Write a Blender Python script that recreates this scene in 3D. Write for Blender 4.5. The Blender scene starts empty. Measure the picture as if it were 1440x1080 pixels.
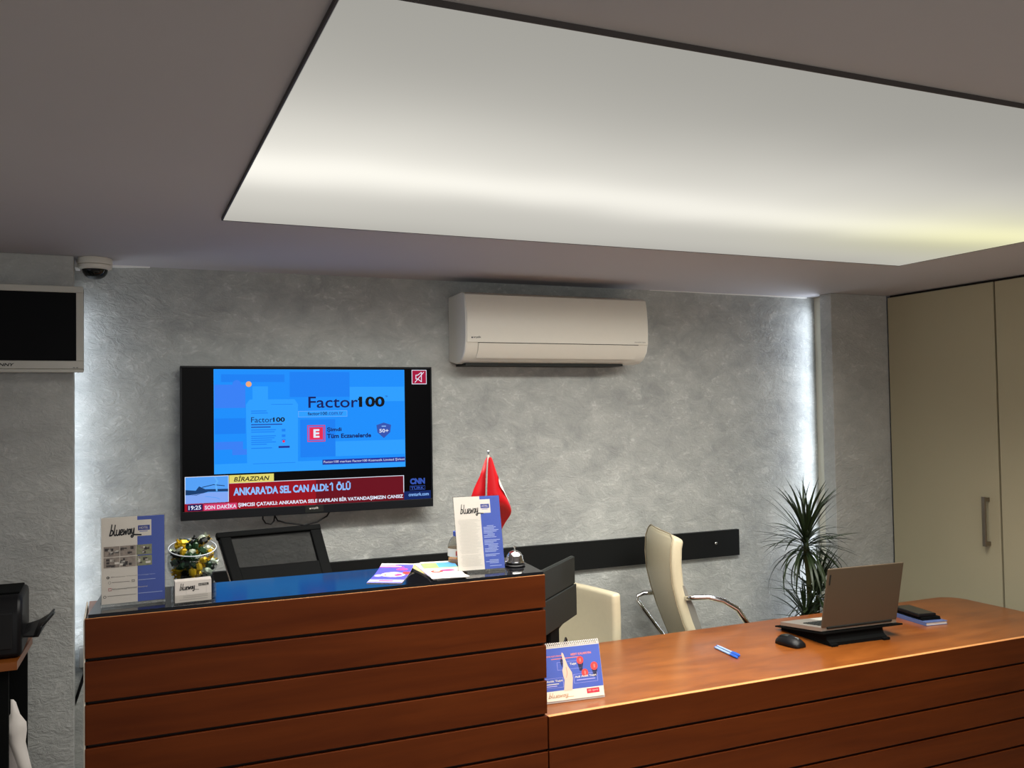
import bpy, bmesh, math, random
from mathutils import Vector, Matrix
R = math.radians
S = bpy.context.scene
COL = S.collection
random.seed(7)

# ------------------------------------------------------------------ camera
cam = bpy.data.cameras.new('camera')
cam.sensor_fit = 'HORIZONTAL'; cam.sensor_width = 36.0
cam.lens = 36.0 * 1265.34 / 1440.0
cam.clip_start = 0.02
camo = bpy.data.objects.new('camera', cam); COL.objects.link(camo)
yaw, pitch, roll = 0.412066, 0.030324, -0.015894
fw = Vector((math.sin(yaw) * math.cos(pitch), math.cos(yaw) * math.cos(pitch), math.sin(pitch)))
rt = Vector((math.cos(yaw), -math.sin(yaw), 0)); up = rt.cross(fw)
r2 = rt * math.cos(roll) + up * math.sin(roll); u2 = -rt * math.sin(roll) + up * math.cos(roll)
camo.matrix_world = Matrix(((r2.x, u2.x, -fw.x, 0), (r2.y, u2.y, -fw.y, 0), (r2.z, u2.z, -fw.z, 1.63), (0, 0, 0, 1)))
S.camera = camo

# ------------------------------------------------------------------ world, exposure, room lamps and added lamps
S.view_settings.view_transform = 'Standard'; S.view_settings.look = 'None'
S.view_settings.gamma = 1.0; S.view_settings.use_curve_mapping = False
S.view_settings.exposure = 0.0
w = bpy.data.worlds.new('lobby_daylight'); S.world = w; w.use_nodes = True
w.node_tree.nodes['Background'].inputs[0].default_value = (0.90, 0.93, 1.0, 1)
w.node_tree.nodes['Background'].inputs[1].default_value = 0.26

def area(name, loc, direction, sx, sy, power, color=(1, 1, 1), spread=180):
    l = bpy.data.lights.new(name, 'AREA'); l.shape = 'RECTANGLE'; l.size = sx; l.size_y = sy
    l.energy = power; l.color = color; l.spread = R(spread)
    o = bpy.data.objects.new(name, l); COL.objects.link(o); o.location = loc
    o.rotation_euler = Vector(direction).to_track_quat('-Z', 'Y').to_euler()
    return o
CEIL = 2.204
area('ceiling_panel_lamp', (1.59, 1.94, CEIL - 0.035), (0, 0, -1), 2.55, 1.45, 64, (1.0, 0.965, 0.90), 126)
a = area('added_wall_wash', (1.59, 2.64, CEIL - 0.05), (0, 0.5, -0.87), 2.55, 0.12, 14, (1.0, 0.975, 0.915), 112)  # added strip under the panel edge, throws extra light on the back wall
a.rotation_euler = (R(31), 0, 0)
area('added_fill_behind_camera', (0.8, -2.2, 1.75), (0, 1, 0.0), 3.6, 0.8, 20, (1.0, 0.97, 0.92), 150)  # unseen fill, added to brighten surfaces that face the camera
a = area('strip_lamp_behind_left_panel', (-0.185, 3.635, 1.42), (1, 0.42, 0), 0.05, 1.25, 1.65, (0.80, 0.88, 1.0), 170)
a.rotation_euler = Matrix(((0, 0.2425, -0.97), (0, -0.97, -0.2425), (-1, 0, 0))).to_euler()
a.data.size = 1.25; a.data.size_y = 0.04
a = area('strip_lamp_behind_right_panel', (3.345, 3.628, 1.10), (-1, 0.42, 0), 0.05, 2.1, 4.4, (0.80, 0.88, 1.0), 170)
a.rotation_euler = Matrix(((0, 0.2425, 0.97), (0, 0.97, -0.2425), (-1, 0, 0))).to_euler()
a.data.size = 2.1; a.data.size_y = 0.03

# ------------------------------------------------------------------ materials
def lin(c):
    return tuple(((v / 255) / 12.92 if v / 255 <= 0.04045 else ((v / 255 + 0.055) / 1.055) ** 2.4) for v in c) + (1,)
MC = {}
def mat(name, rgb, rough=0.5, metal=0.0, spec=0.5, coat=0.0, noise=0.06, nscale=30, bump=0.0, trans=0.0, alpha=1.0, ior=1.45):
    if name in MC: return MC[name]
    m = bpy.data.materials.new(name); m.use_nodes = True; nt = m.node_tree; b = nt.nodes['Principled BSDF']
    c = lin(rgb)
    b.inputs['Roughness'].default_value = rough; b.inputs['Metallic'].default_value = metal
    b.inputs['Specular IOR Level'].default_value = spec; b.inputs['Coat Weight'].default_value = coat
    b.inputs['Coat Roughness'].default_value = 0.08
    b.inputs['Transmission Weight'].default_value = trans; b.inputs['IOR'].default_value = ior
    b.inputs['Alpha'].default_value = alpha
    b.inputs['Base Color'].default_value = c
    if noise > 0:
        tc = nt.nodes.new('ShaderNodeTexCoord'); n = nt.nodes.new('ShaderNodeTexNoise')
        n.inputs['Scale'].default_value = nscale; n.inputs['Detail'].default_value = 4
        nt.links.new(tc.outputs['Object'], n.inputs['Vector'])
        mx = nt.nodes.new('ShaderNodeMix'); mx.data_type = 'RGBA'
        mx.inputs[6].default_value = tuple(v * (1 - noise) for v in c[:3]) + (1,)
        mx.inputs[7].default_value = tuple(min(1, v * (1 + noise)) for v in c[:3]) + (1,)
        nt.links.new(n.outputs['Fac'], mx.inputs[0]); nt.links.new(mx.outputs[2], b.inputs['Base Color'])
        if bump > 0:
            bp = nt.nodes.new('ShaderNodeBump'); bp.inputs['Strength'].default_value = bump; bp.inputs['Distance'].default_value = 0.002
            nt.links.new(n.outputs['Fac'], bp.inputs['Height']); nt.links.new(bp.outputs['Normal'], b.inputs['Normal'])
    MC[name] = m; return m
def emit(name, rgb, k=1.0):
    if name in MC: return MC[name]
    m = bpy.data.materials.new(name); m.use_nodes = True; nt = m.node_tree; b = nt.nodes['Principled BSDF']
    b.inputs['Base Color'].default_value = (0.005, 0.005, 0.006, 1); b.inputs['Roughness'].default_value = 0.35
    b.inputs['Specular IOR Level'].default_value = 0.05
    b.inputs['Emission Color'].default_value = lin(rgb); b.inputs['Emission Strength'].default_value = k
    MC[name] = m; return m

def plaster(name, c1, c2, fleck=0.5, bump=0.5):
    m = bpy.data.materials.new(name); m.use_nodes = True; nt = m.node_tree; b = nt.nodes['Principled BSDF']; N = nt.nodes.new; L = nt.links.new
    tc = N('ShaderNodeTexCoord'); mp = N('ShaderNodeMapping'); mp.inputs['Scale'].default_value = (1, 1, 1.5)
    L(tc.outputs['Object'], mp.inputs['Vector'])
    big = N('ShaderNodeTexNoise'); big.inputs['Scale'].default_value = 1.6; big.inputs['Detail'].default_value = 4; big.inputs['Distortion'].default_value = 0.6
    med = N('ShaderNodeTexNoise'); med.inputs['Scale'].default_value = 9; med.inputs['Detail'].default_value = 8; med.inputs['Roughness'].default_value = 0.72; med.inputs['Distortion'].default_value = 0.5
    fine = N('ShaderNodeTexNoise'); fine.inputs['Scale'].default_value = 26; fine.inputs['Detail'].default_value = 4; fine.inputs['Distortion'].default_value = 1.8
    for n in (big, med, fine): L(mp.outputs['Vector'], n.inputs['Vector'])
    r1 = N('ShaderNodeValToRGB'); r1.color_ramp.elements[0].position = 0.36; r1.color_ramp.elements[1].position = 0.66
    r1.color_ramp.elements[0].color = lin(c1); r1.color_ramp.elements[1].color = lin(c2)
    ad = N('ShaderNodeMath'); ad.operation = 'MULTIPLY_ADD'; ad.inputs[1].default_value = 0.45
    L(big.outputs['Fac'], ad.inputs[0]); ml = N('ShaderNodeMath'); ml.operation = 'MULTIPLY'; ml.inputs[1].default_value = 0.55
    L(med.outputs['Fac'], ml.inputs[0]); L(ml.outputs[0], ad.inputs[2]); L(ad.outputs[0], r1.inputs[0])
    # small raised trowel flecks, gathered in patches
    rr = N('ShaderNodeValToRGB'); rr.color_ramp.elements[0].position = 0.56; rr.color_ramp.elements[1].position = 0.66
    L(fine.outputs['Fac'], rr.inputs[0])
    gate = N('ShaderNodeValToRGB'); gate.color_ramp.elements[0].position = 0.44; gate.color_ramp.elements[1].position = 0.60
    L(med.outputs['Fac'], gate.inputs[0])
    rg = N('ShaderNodeMath'); rg.operation = 'MULTIPLY'; L(rr.outputs[0], rg.inputs[0]); L(gate.outputs[0], rg.inputs[1])
    mx = N('ShaderNodeMix'); mx.data_type = 'RGBA'; mx.inputs[7].default_value = lin(tuple(min(255, v + 30) for v in c2))
    fm = N('ShaderNodeMath'); fm.operation = 'MULTIPLY'; fm.inputs[1].default_value = fleck; L(rg.outputs[0], fm.inputs[0])
    L(fm.outputs[0], mx.inputs[0]); L(r1.outputs[0], mx.inputs[6]); L(mx.outputs[2], b.inputs['Base Color'])
    h = N('ShaderNodeMath'); h.operation = 'MULTIPLY_ADD'; h.inputs[1].default_value = 0.55; L(fine.outputs['Fac'], h.inputs[0]); L(med.outputs['Fac'], h.inputs[2])
    bp = N('ShaderNodeBump'); bp.inputs['Strength'].default_value = bump; bp.inputs['Distance'].default_value = 0.010
    L(h.outputs[0], bp.inputs['Height']); L(bp.outputs['Normal'], b.inputs['Normal'])
    b.inputs['Roughness'].default_value = 0.55; b.inputs['Specular IOR Level'].default_value = 0.35
    return m

def wood(name, c1, c2, rough=0.35, coat=0.3, sc=(0.8, 9, 9)):
    m = bpy.data.materials.new(name); m.use_nodes = True; nt = m.node_tree; b = nt.nodes['Principled BSDF']; N = nt.nodes.new; L = nt.links.new
    tc = N('ShaderNodeTexCoord'); mp = N('ShaderNodeMapping'); mp.inputs['Scale'].default_value = sc; L(tc.outputs['Object'], mp.inputs['Vector'])
    oi = N('ShaderNodeObjectInfo'); vm = N('ShaderNodeVectorMath'); vm.operation = 'ADD'
    cx = N('ShaderNodeCombineXYZ'); mm = N('ShaderNodeMath'); mm.operation = 'MULTIPLY'; mm.inputs[1].default_value = 17.0
    L(oi.outputs['Random'], mm.inputs[0]); L(mm.outputs[0], cx.inputs[0]); L(mm.outputs[0], cx.inputs[2])
    L(mp.outputs['Vector'], vm.inputs[0]); L(cx.outputs[0], vm.inputs[1])
    n = N('ShaderNodeTexNoise'); n.inputs['Scale'].default_value = 2.2; n.inputs['Detail'].default_value = 8; n.inputs['Roughness'].default_value = 0.62; n.inputs['Distortion'].default_value = 0.5
    L(vm.outputs[0], n.inputs['Vector'])
    r = N('ShaderNodeValToRGB'); r.color_ramp.elements[0].position = 0.3; r.color_ramp.elements[1].position = 0.72
    r.color_ramp.elements[0].color = lin(c1); r.color_ramp.elements[1].color = lin(c2); L(n.outputs['Fac'], r.inputs[0]); L(r.outputs[0], b.inputs['Base Color'])
    b.inputs['Roughness'].default_value = rough; b.inputs['Coat Weight'].default_value = coat; b.inputs['Coat Roughness'].default_value = 0.22
    b.inputs['Specular IOR Level'].default_value = 0.35 if coat else 0.12
    bp = N('ShaderNodeBump'); bp.inputs['Strength'].default_value = 0.05; bp.inputs['Distance'].default_value = 0.002
    L(n.outputs['Fac'], bp.inputs['Height']); L(bp.outputs['Normal'], b.inputs['Normal'])
    return m

def glass(name, rgb=(250, 250, 249), rough=0.02, mixf=0.88):
    # thin acrylic / glass sheet: mostly see-through with a clear gloss
    if name in MC: return MC[name]
    m = bpy.data.materials.new(name); m.use_nodes = True; nt = m.node_tree; N = nt.nodes.new; L = nt.links.new
    nt.nodes.remove(nt.nodes['Principled BSDF']); out = nt.nodes['Material Output']
    t = N('ShaderNodeBsdfTransparent'); t.inputs[0].default_value = lin(rgb)
    g = N('ShaderNodeBsdfGlossy'); g.inputs['Roughness'].default_value = rough
    lw = N('ShaderNodeLayerWeight'); pw = N('ShaderNodeMath'); pw.operation = 'POWER'; pw.inputs[1].default_value = 4.0; L(lw.outputs['Facing'], pw.inputs[0])
    ad = N('ShaderNodeMath'); ad.operation = 'MULTIPLY_ADD'; ad.inputs[1].default_value = 0.45; ad.inputs[2].default_value = max(0.02, 0.9 - mixf); L(pw.outputs[0], ad.inputs[0])
    mx = N('ShaderNodeMixShader'); L(ad.outputs[0], mx.inputs[0]); L(t.outputs[0], mx.inputs[1]); L(g.outputs[0], mx.inputs[2])
    L(mx.outputs[0], out.inputs[0]); MC[name] = m; return m

def panel_glow():
    # backlit stretch fabric: brightest along the row of tubes behind it, warmer at the right rear tube
    m = bpy.data.materials.new('backlit_fabric'); m.use_nodes = True; nt = m.node_tree; N = nt.nodes.new; L = nt.links.new
    nt.nodes.remove(nt.nodes['Principled BSDF']); out = nt.nodes['Material Output']
    tc = N('ShaderNodeTexCoord'); sx = N('ShaderNodeSeparateXYZ'); L(tc.outputs['Object'], sx.inputs[0])
    nz = N('ShaderNodeTexNoise'); nz.inputs['Scale'].default_value = 1.1; nz.inputs['Detail'].default_value = 2; L(tc.outputs['Object'], nz.inputs['Vector'])
    def M(op, a, b=None, c=None):
        n = N('ShaderNodeMath'); n.operation = op
        for i, v in enumerate((a, b, c)):
            if v is None: continue
            if isinstance(v, (int, float)): n.inputs[i].default_value = v
            else: L(v, n.inputs[i])
        return n.outputs[0]
    def G(v, c, s):
        d = M('DIVIDE', M('SUBTRACT', v, c), s); return M('EXPONENT', M('MULTIPLY', M('MULTIPLY', d, d), -1.0))
    x, y = sx.outputs[0], sx.outputs[1]          # relative to the panel centre
    yw = M('ADD', y, M('MULTIPLY', M('SUBTRACT', nz.outputs['Fac'], 0.5), 0.22))
    g1 = G(yw, 0.17, 0.16); g2 = G(yw, 0.02, 0.42); g3 = G(yw, 0.62, 0.3)
    xf = M('SUBTRACT', 1.0, M('MULTIPLY', G(x, 0.9, 0.7), 0.0))
    e = M('ADD', M('MULTIPLY', g1, 0.25), 0.345)
    e = M('ADD', e, M('MULTIPLY', g2, 0.33)); e = M('ADD', e, M('MULTIPLY', g3, 0.14))
    lf = M('MULTIPLY', G(x, -1.3, 0.7), 0.10)
    e = M('ADD', e, M('MULTIPLY', lf, G(yw, 0.0, 0.6)))
    yel = M('MINIMUM', M('MULTIPLY', G(x, 1.2, 0.65), G(yw, 0.2, 0.35)), 1.0)
    mx = N('ShaderNodeMix'); mx.data_type = 'RGBA'; mx.inputs[6].default_value = (1.0, 0.97, 0.88, 1); mx.inputs[7].default_value = (1.0, 0.97, 0.60, 1)
    L(yel, mx.inputs[0]); em = N('ShaderNodeEmission'); L(mx.outputs[2], em.inputs[0]); L(e, em.inputs[1]); L(em.outputs[0], out.inputs[0])
    return m

WALL = plaster('trowelled_plaster', (146, 149, 147), (190, 192, 187), 0.4, 0.65)
WALLP = plaster('trowelled_plaster_panel', (164, 165, 162), (190, 191, 187), 0.3, 0.8)
CEILM = mat('ceiling_paint', (184, 182, 186), 0.9, noise=0.03, nscale=2)
FLOORM = mat('floor_tile', (150, 140, 128), 0.35, noise=0.15, nscale=4)
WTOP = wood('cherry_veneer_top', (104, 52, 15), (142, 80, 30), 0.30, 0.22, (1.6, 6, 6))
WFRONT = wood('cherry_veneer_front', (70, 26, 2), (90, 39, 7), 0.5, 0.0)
CABM = mat('taupe_laminate', (178, 170, 142), 0.55, noise=0.03, nscale=3)
BLACKGLOSS = mat('black_glass_top', (14, 14, 17), 0.09, spec=0.6, noise=0.0)
BLACK = mat('black_plastic', (14, 14, 16), 0.42, spec=0.3)
BLACK2 = mat('soft_black', (13, 14, 14), 0.75, spec=0.08)
DARKGAP = mat('dark_joint', (22, 10, 6), 0.8)
SLATE = mat('dark_grey_plastic', (34, 36, 34), 0.55, spec=0.2)
WHITEP = mat('white_plastic', (222, 218, 206), 0.32, noise=0.02)
GREYP = mat('grey_plastic', (120, 120, 116), 0.5)
SILVER = mat('silver_plastic', (190, 188, 178), 0.35, noise=0.02)
CHROME = mat('chrome', (225, 225, 225), 0.08, 1.0, noise=0.0)
STEEL = mat('brushed_steel', (150, 140, 128), 0.35, 1.0)
LEATHER = mat('cream_leather', (192, 182, 154), 0.42, noise=0.04, nscale=60, bump=0.15)
PAPER = mat('white_paper', (212, 205, 198), 0.7, noise=0.02)
INK = mat('black_ink', (20, 20, 24), 0.6, noise=0)
BLUEP = mat('blue_print', (62, 84, 168), 0.5, noise=0.02)
ACR = glass('clear_acrylic')

# ------------------------------------------------------------------ builders
class B:
    def __init__(s): s.bm = bmesh.new(); s.mi = 0; s.M = Matrix()
    def v(s, p): return s.bm.verts.new(s.M @ Vector(p))
    def f(s, vs, mi=None):
        try: fc = s.bm.faces.new(vs)
        except ValueError: return None
        fc.material_index = s.mi if mi is None else mi; return fc
    def box(s, x0, x1, y0, y1, z0, z1, bev=0, seg=2, mi=None):
        vs = [s.v(p) for p in ((x0, y0, z0), (x1, y0, z0), (x1, y1, z0), (x0, y1, z0), (x0, y0, z1), (x1, y0, z1), (x1, y1, z1), (x0, y1, z1))]
        fs = [s.f([vs[i] for i in q], mi) for q in ((0, 3, 2, 1), (4, 5, 6, 7), (0, 1, 5, 4), (1, 2, 6, 5), (2, 3, 7, 6), (3, 0, 4, 7))]
        if bev > 0:
            es = list({e for f in fs for e in f.edges})
            r = bmesh.ops.bevel(s.bm, geom=es, offset=bev, segments=seg, affect='EDGES', profile=0.5, material=-1)
        return s
    def quad(s, pts, mi=None): s.f([s.v(p) for p in pts], mi); return s
    def prism(s, poly, axis, a, b, mi=None):
        # poly in the plane of the two other axes, extruded along axis from a to b
        def P(p, t): return {'x': (t, p[0], p[1]), 'y': (p[0], t, p[1]), 'z': (p[0], p[1], t)}[axis]
        A = [s.v(P(p, a)) for p in poly]; C = [s.v(P(p, b)) for p in poly]; n = len(poly)
        s.f(A[::-1], mi); s.f(C, mi)
        for i in range(n): s.f([A[i], A[(i + 1) % n], C[(i + 1) % n], C[i]], mi)
        return s
    def tube(s, pts, r, n=8, closed=False, mi=None):
        pts = [Vector(p) for p in pts]; rings = []; k = len(pts)
        rr = r if isinstance(r, (list, tuple)) else [r] * k
        pn = None
        for i, p in enumerate(pts):
            t = ((pts[(i + 1) % k] if closed or i < k - 1 else p) - (pts[i - 1] if closed or i > 0 else p)).normalized()
            if pn is None:
                a = Vector((0, 0, 1)) if abs(t.z) < 0.9 else Vector((1, 0, 0)); pn = t.cross(a).normalized()
            else: pn = (pn - t * pn.dot(t)).normalized()
            bn = t.cross(pn)
            rings.append([s.v(p + (pn * math.cos(2 * math.pi * j / n) + bn * math.sin(2 * math.pi * j / n)) * rr[i]) for j in range(n)])
        for i in range(k if closed else k - 1):
            A, C = rings[i], rings[(i + 1) % k]
            for j in range(n): s.f([A[j], A[(j + 1) % n], C[(j + 1) % n], C[j]], mi)
        if not closed: s.f(rings[0][::-1], mi); s.f(rings[-1], mi)
        return s
    def lathe(s, prof, c=(0, 0, 0), n=32, mi=None):
        rings = []
        for (r, z) in prof:
            rings.append([s.v((c[0], c[1], c[2] + z))] if r < 1e-6 else [s.v((c[0] + r * math.cos(2 * math.pi * j / n), c[1] + r * math.sin(2 * math.pi * j / n), c[2] + z)) for j in range(n)])
        for A, C in zip(rings, rings[1:]):
            if len(A) == 1 and len(C) == 1: continue
            for j in range(n):
                if len(A) == 1: s.f([A[0], C[(j + 1) % n], C[j]], mi)
                elif len(C) == 1: s.f([A[j], A[(j + 1) % n], C[0]], mi)
                else: s.f([A[j], A[(j + 1) % n], C[(j + 1) % n], C[j]], mi)
        return s
    def sheet(s, grid, th, mi=None):
        # grid of points (rows of rows) thickened along its own normals
        R_, C_ = len(grid), len(grid[0]); g = [[Vector(p) for p in r] for r in grid]; T = []
        for i in range(R_):
            row = []
            for j in range(C_):
                du = g[i][min(j + 1, C_ - 1)] - g[i][max(j - 1, 0)]; dv = g[min(i + 1, R_ - 1)][j] - g[max(i - 1, 0)][j]
                n = du.cross(dv); n = n.normalized() if n.length > 1e-9 else Vector((0, 0, 1)); row.append((s.v(g[i][j] + n * th / 2), s.v(g[i][j] - n * th / 2)))
            T.append(row)
        for i in range(R_ - 1):
            for j in range(C_ - 1):
                s.f([T[i][j][0], T[i][j + 1][0], T[i + 1][j + 1][0], T[i + 1][j][0]], mi)
                s.f([T[i][j][1], T[i + 1][j][1], T[i + 1][j + 1][1], T[i][j + 1][1]], mi)
        for j in range(C_ - 1):
            s.f([T[0][j][0], T[0][j][1], T[0][j + 1][1], T[0][j + 1][0]], mi); s.f([T[-1][j][0], T[-1][j + 1][0], T[-1][j + 1][1], T[-1][j][1]], mi)
        for i in range(R_ - 1):
            s.f([T[i][0][0], T[i + 1][0][0], T[i + 1][0][1], T[i][0][1]], mi); s.f([T[i][-1][0], T[i][-1][1], T[i + 1][-1][1], T[i + 1][-1][0]], mi)
        return s
    def build(s, name, mats, parent=None, smooth=False, world=False, sub=0, bevel=0):
        if bevel > 0:
            pass
        if world and parent is not None:
            p = parent; off = Vector((0, 0, 0))
            while p is not None: off += p.location; p = p.parent
            bmesh.ops.translate(s.bm, verts=s.bm.verts[:], vec=-off)
        bmesh.ops.recalc_face_normals(s.bm, faces=s.bm.faces[:])
        me = bpy.data.meshes.new(name); s.bm.to_mesh(me); s.bm.free()
        for m in (mats if isinstance(mats, (list, tuple)) else [mats]): me.materials.append(m)
        if smooth:
            for p in me.polygons: p.use_smooth = True
            if smooth != 'all':
                try: me.set_sharp_from_angle(angle=R(38))
                except Exception: pass
        o = bpy.data.objects.new(name, me); COL.objects.link(o)
        if parent is not None: o.parent = parent
        if sub:
            md = o.modifiers.new('sub', 'SUBSURF'); md.levels = sub; md.render_levels = sub
        return o

def thing(name, label, cat, loc=(0, 0, 0), rz=0, group=None):
    o = bpy.data.objects.new(name, None); COL.objects.link(o); o.empty_display_size = 0.05
    o.location = loc; o.rotation_euler = (0, 0, rz); return tag(o, label, cat, group)
def tag(o, label, cat, group=None):
    o['label'] = label; o['category'] = cat
    if group: o['group'] = group
    return o
def struct(name, b, m, **k):
    o = b.build(name, m, **k); o['kind'] = 'structure'; return o

def text_mesh(body, bold=0.0, spacing=1.0):
    cu = bpy.data.curves.new('t', 'FONT'); cu.body = body; cu.size = 1.0; cu.offset = bold; cu.resolution_u = 3; cu.space_character = spacing
    ob = bpy.data.objects.new('t', cu); COL.objects.link(ob)
    dg = bpy.context.evaluated_depsgraph_get(); me = bpy.data.meshes.new_from_object(ob.evaluated_get(dg))
    vs = [v.co.copy() for v in me.vertices]; fs = [tuple(p.vertices) for p in me.polygons]
    bpy.data.objects.remove(ob); bpy.data.curves.remove(cu); bpy.data.meshes.remove(me); return vs, fs

class Print:
    """flat print: shapes in (u, v) on a surface, each layer a hair above the one below"""
    def __init__(s, place): s.b = B(); s.place = place; s.mats = []; s.lay = 0
    def _m(s, m):
        if m not in s.mats: s.mats.append(m)
        return s.mats.index(m)
    def poly(s, pts, m, lay=1): s.b.f([s.b.v(s.place(u, v, lay)) for u, v in pts], s._m(m)); return s
    def rect(s, u0, u1, v0, v1, m, lay=1): return s.poly([(u0, v0), (u1, v0), (u1, v1), (u0, v1)], m, lay)
    def frame(s, u0, u1, v0, v1, t, m, lay=1):
        s.rect(u0, u1, v0, v0 + t, m, lay); s.rect(u0, u1, v1 - t, v1, m, lay); s.rect(u0, u0 + t, v0 + t, v1 - t, m, lay); return s.rect(u1 - t, u1, v0 + t, v1 - t, m, lay)
    def disc(s, cu, cv, r, m, lay=1, n=20, ry=None):
        ry = ry or r; return s.poly([(cu + r * math.cos(2 * math.pi * i / n), cv + ry * math.sin(2 * math.pi * i / n)) for i in range(n)], m, lay)
    def text(s, body, u0, u1, v0, v1, m, lay=2, bold=0.0, shear=0.0, spacing=1.0):
        vs, fs = text_mesh(body, bold, spacing)
        if not vs: return s
        x0 = min(v.x for v in vs); x1 = max(v.x for v in vs); y0 = min(v.y for v in vs); y1 = max(v.y for v in vs)
        V = []
        for v in vs:
            a = (v.x - x0) / (x1 - x0); c = (v.y - y0) / (y1 - y0)
            V.append(s.b.v(s.place(u0 + a * (u1 - u0) + shear * c * (v1 - v0), v0 + c * (v1 - v0), lay)))
        k = s._m(m)
        for f in fs: s.b.f([V[i] for i in f], k)
        return s
    def stroke(s, pts, wd, m, lay=2):
        k = s._m(m)
        for (a, b) in zip(pts, pts[1:]):
            d = Vector((b[0] - a[0], b[1] - a[1])); L = d.length
            if L < 1e-9: continue
            d /= L; n = Vector((-d.y, d.x)) * wd / 2; e = d * wd * 0.35
            s.b.f([s.b.v(s.place(q[0], q[1], lay)) for q in ((a[0] - e.x - n.x, a[1] - e.y - n.y), (b[0] + e.x - n.x, b[1] + e.y - n.y), (b[0] + e.x + n.x, b[1] + e.y + n.y), (a[0] - e.x + n.x, a[1] - e.y + n.y))], k)
        return s
    def build(s, name, parent, world=False):
        return s.b.build(name, s.mats, parent, world=world)

SCRIPT = [
    [(0.09, 1.0), (0.06, 0.6), (0.03, 0.2), (0.0, 0.0)], [(0.01, 0.1), (0.06, 0.36), (0.12, 0.36), (0.13, 0.18), (0.08, 0.03), (0.0, 0.0)],
    [(0.22, 0.95), (0.19, 0.5), (0.17, 0.12), (0.21, 0.0), (0.25, 0.08)],
    [(0.28, 0.40), (0.26, 0.12), (0.30, 0.0), (0.36, 0.12), (0.39, 0.40), (0.37, 0.04), (0.41, 0.06)],
    [(0.43, 0.18), (0.50, 0.26), (0.50, 0.39), (0.45, 0.38), (0.42, 0.18), (0.46, 0.01), (0.53, 0.07)],
    [(0.56, 0.42), (0.55, 0.03), (0.62, 0.32), (0.63, 0.03), (0.70, 0.44)],
    [(0.80, 0.40), (0.74, 0.36), (0.72, 0.10), (0.77, 0.05), (0.82, 0.40), (0.81, 0.05)],
    [(0.87, 0.44), (0.86, 0.14), (0.91, 0.10), (0.96, 0.46), (0.93, -0.12), (0.87, -0.26), (0.84, -0.14), (0.95, -0.04), (1.12, -0.06), (1.24, -0.08)]]
SCRIPT = [[(x, y * 1.22 if 0 < y <= 0.47 else y) for x, y in st] for st in SCRIPT]
def blueway(P, u0, v0, wd, ht, m, lay=3, t=0.05):
    for st in SCRIPT:
        # smooth each stroke a little
        q = []
        for i in range(len(st) - 1):
            p0 = st[max(i - 1, 0)]; p1 = st[i]; p2 = st[i + 1]; p3 = st[min(i + 2, len(st) - 1)]
            for k in range(4):
                t_ = k / 4; a = [0.5 * (2 * p1[d] + (p2[d] - p0[d]) * t_ + (2 * p0[d] - 5 * p1[d] + 4 * p2[d] - p3[d]) * t_ ** 2 + (3 * p1[d] - p0[d] - 3 * p2[d] + p3[d]) * t_ ** 3) for d in (0, 1)]
                q.append(a)
        q.append(list(st[-1]))
        P.stroke([(u0 + a[0] * wd, v0 + a[1] * ht) for a in q], t * wd, m, lay)

# ------------------------------------------------------------------ the setting
b = B(); b.box(-3.2, 4.3, -2.6, 3.8, -0.1, 0.0); struct('floor', b, FLOORM)
b = B(); b.box(-3.2, 4.3, -2.6, 3.8, CEIL, CEIL + 0.1); struct('ceiling', b, CEILM)
b = B(); b.box(-3.2, 4.3, 3.70, 3.8, 0.0, CEIL); struct('wall_back', b, WALL)
b = B(); b.box(-3.2, -0.146, 3.52, 3.60, 0.0, CEIL, 0.002, 1); struct('wall_left', b, WALLP)
b = B(); b.box(-3.2, -0.30, 3.60, 3.70, 0.0, CEIL); struct('trim_1', b, WALLP)
b = B(); b.box(3.311, 3.69, 3.52, 3.60, 0.0, CEIL, 0.002, 1); struct('wall_right', b, WALLP)
b = B(); b.box(3.365, 3.69, 3.60, 3.70, 0.0, CEIL); struct('trim_2', b, mat('recess_paint', (200, 196, 180), 0.8, noise=0.02))
b = B(); b.box(3.80, 4.3, -2.6, 2.24, 0.0, CEIL); struct('wall_side', b, CABM)
# thin white strips paint the light leaking from the gap under the ceiling
TRUNKGAPW = mat('white_trunking_gap_light', (240, 240, 236), 0.5, noise=0.0)
b = B(); b.prism([(-0.146, CEIL), (0.11, CEIL), (0.11, CEIL - 0.002), (-0.034, CEIL - 0.009), (-0.146, CEIL - 0.014)], 'y', 3.685, 3.70); struct('painted_gap_light_1', b, TRUNKGAPW)
b = B(); b.prism([(2.35, CEIL), (3.31, CEIL), (3.31, CEIL - 0.007), (2.35, CEIL - 0.001)], 'y', 3.69, 3.70); struct('painted_gap_light_2', b, TRUNKGAPW)
b = B(); b.box(-0.14, 3.36, 3.685, 3.70, 0.0, 0.08, 0.003); struct('baseboard_back', b, GREYP)

# ------------------------------------------------------------------ backlit ceiling panel
PX0, PX1, PY0, PY1 = 0.276, 2.907, 1.172, 2.703
t = thing('ceiling_light', 'large backlit white stretch fabric panel light in the ceiling', 'light', ((PX0 + PX1) / 2, (PY0 + PY1) / 2, CEIL))
b = B(); b.box(PX0 + 0.002, PX1 - 0.002, PY0 + 0.002, PY1 - 0.002, CEIL - 0.0085, CEIL - 0.007); b.build('diffuser', panel_glow(), t, world=True)
b = B()
for q in ((PX0, PX1, PY0 - 0.003, PY0), (PX0, PX1, PY1, PY1 + 0.003), (PX0 - 0.003, PX0, PY0 - 0.003, PY1 + 0.003), (PX1, PX1 + 0.003, PY0 - 0.003, PY1 + 0.003)):
    b.box(q[0], q[1], q[2], q[3], CEIL - 0.0092, CEIL + 0.0)
b.build('frame', mat('dark_profile', (58, 52, 50), 0.6), t, world=True)

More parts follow.
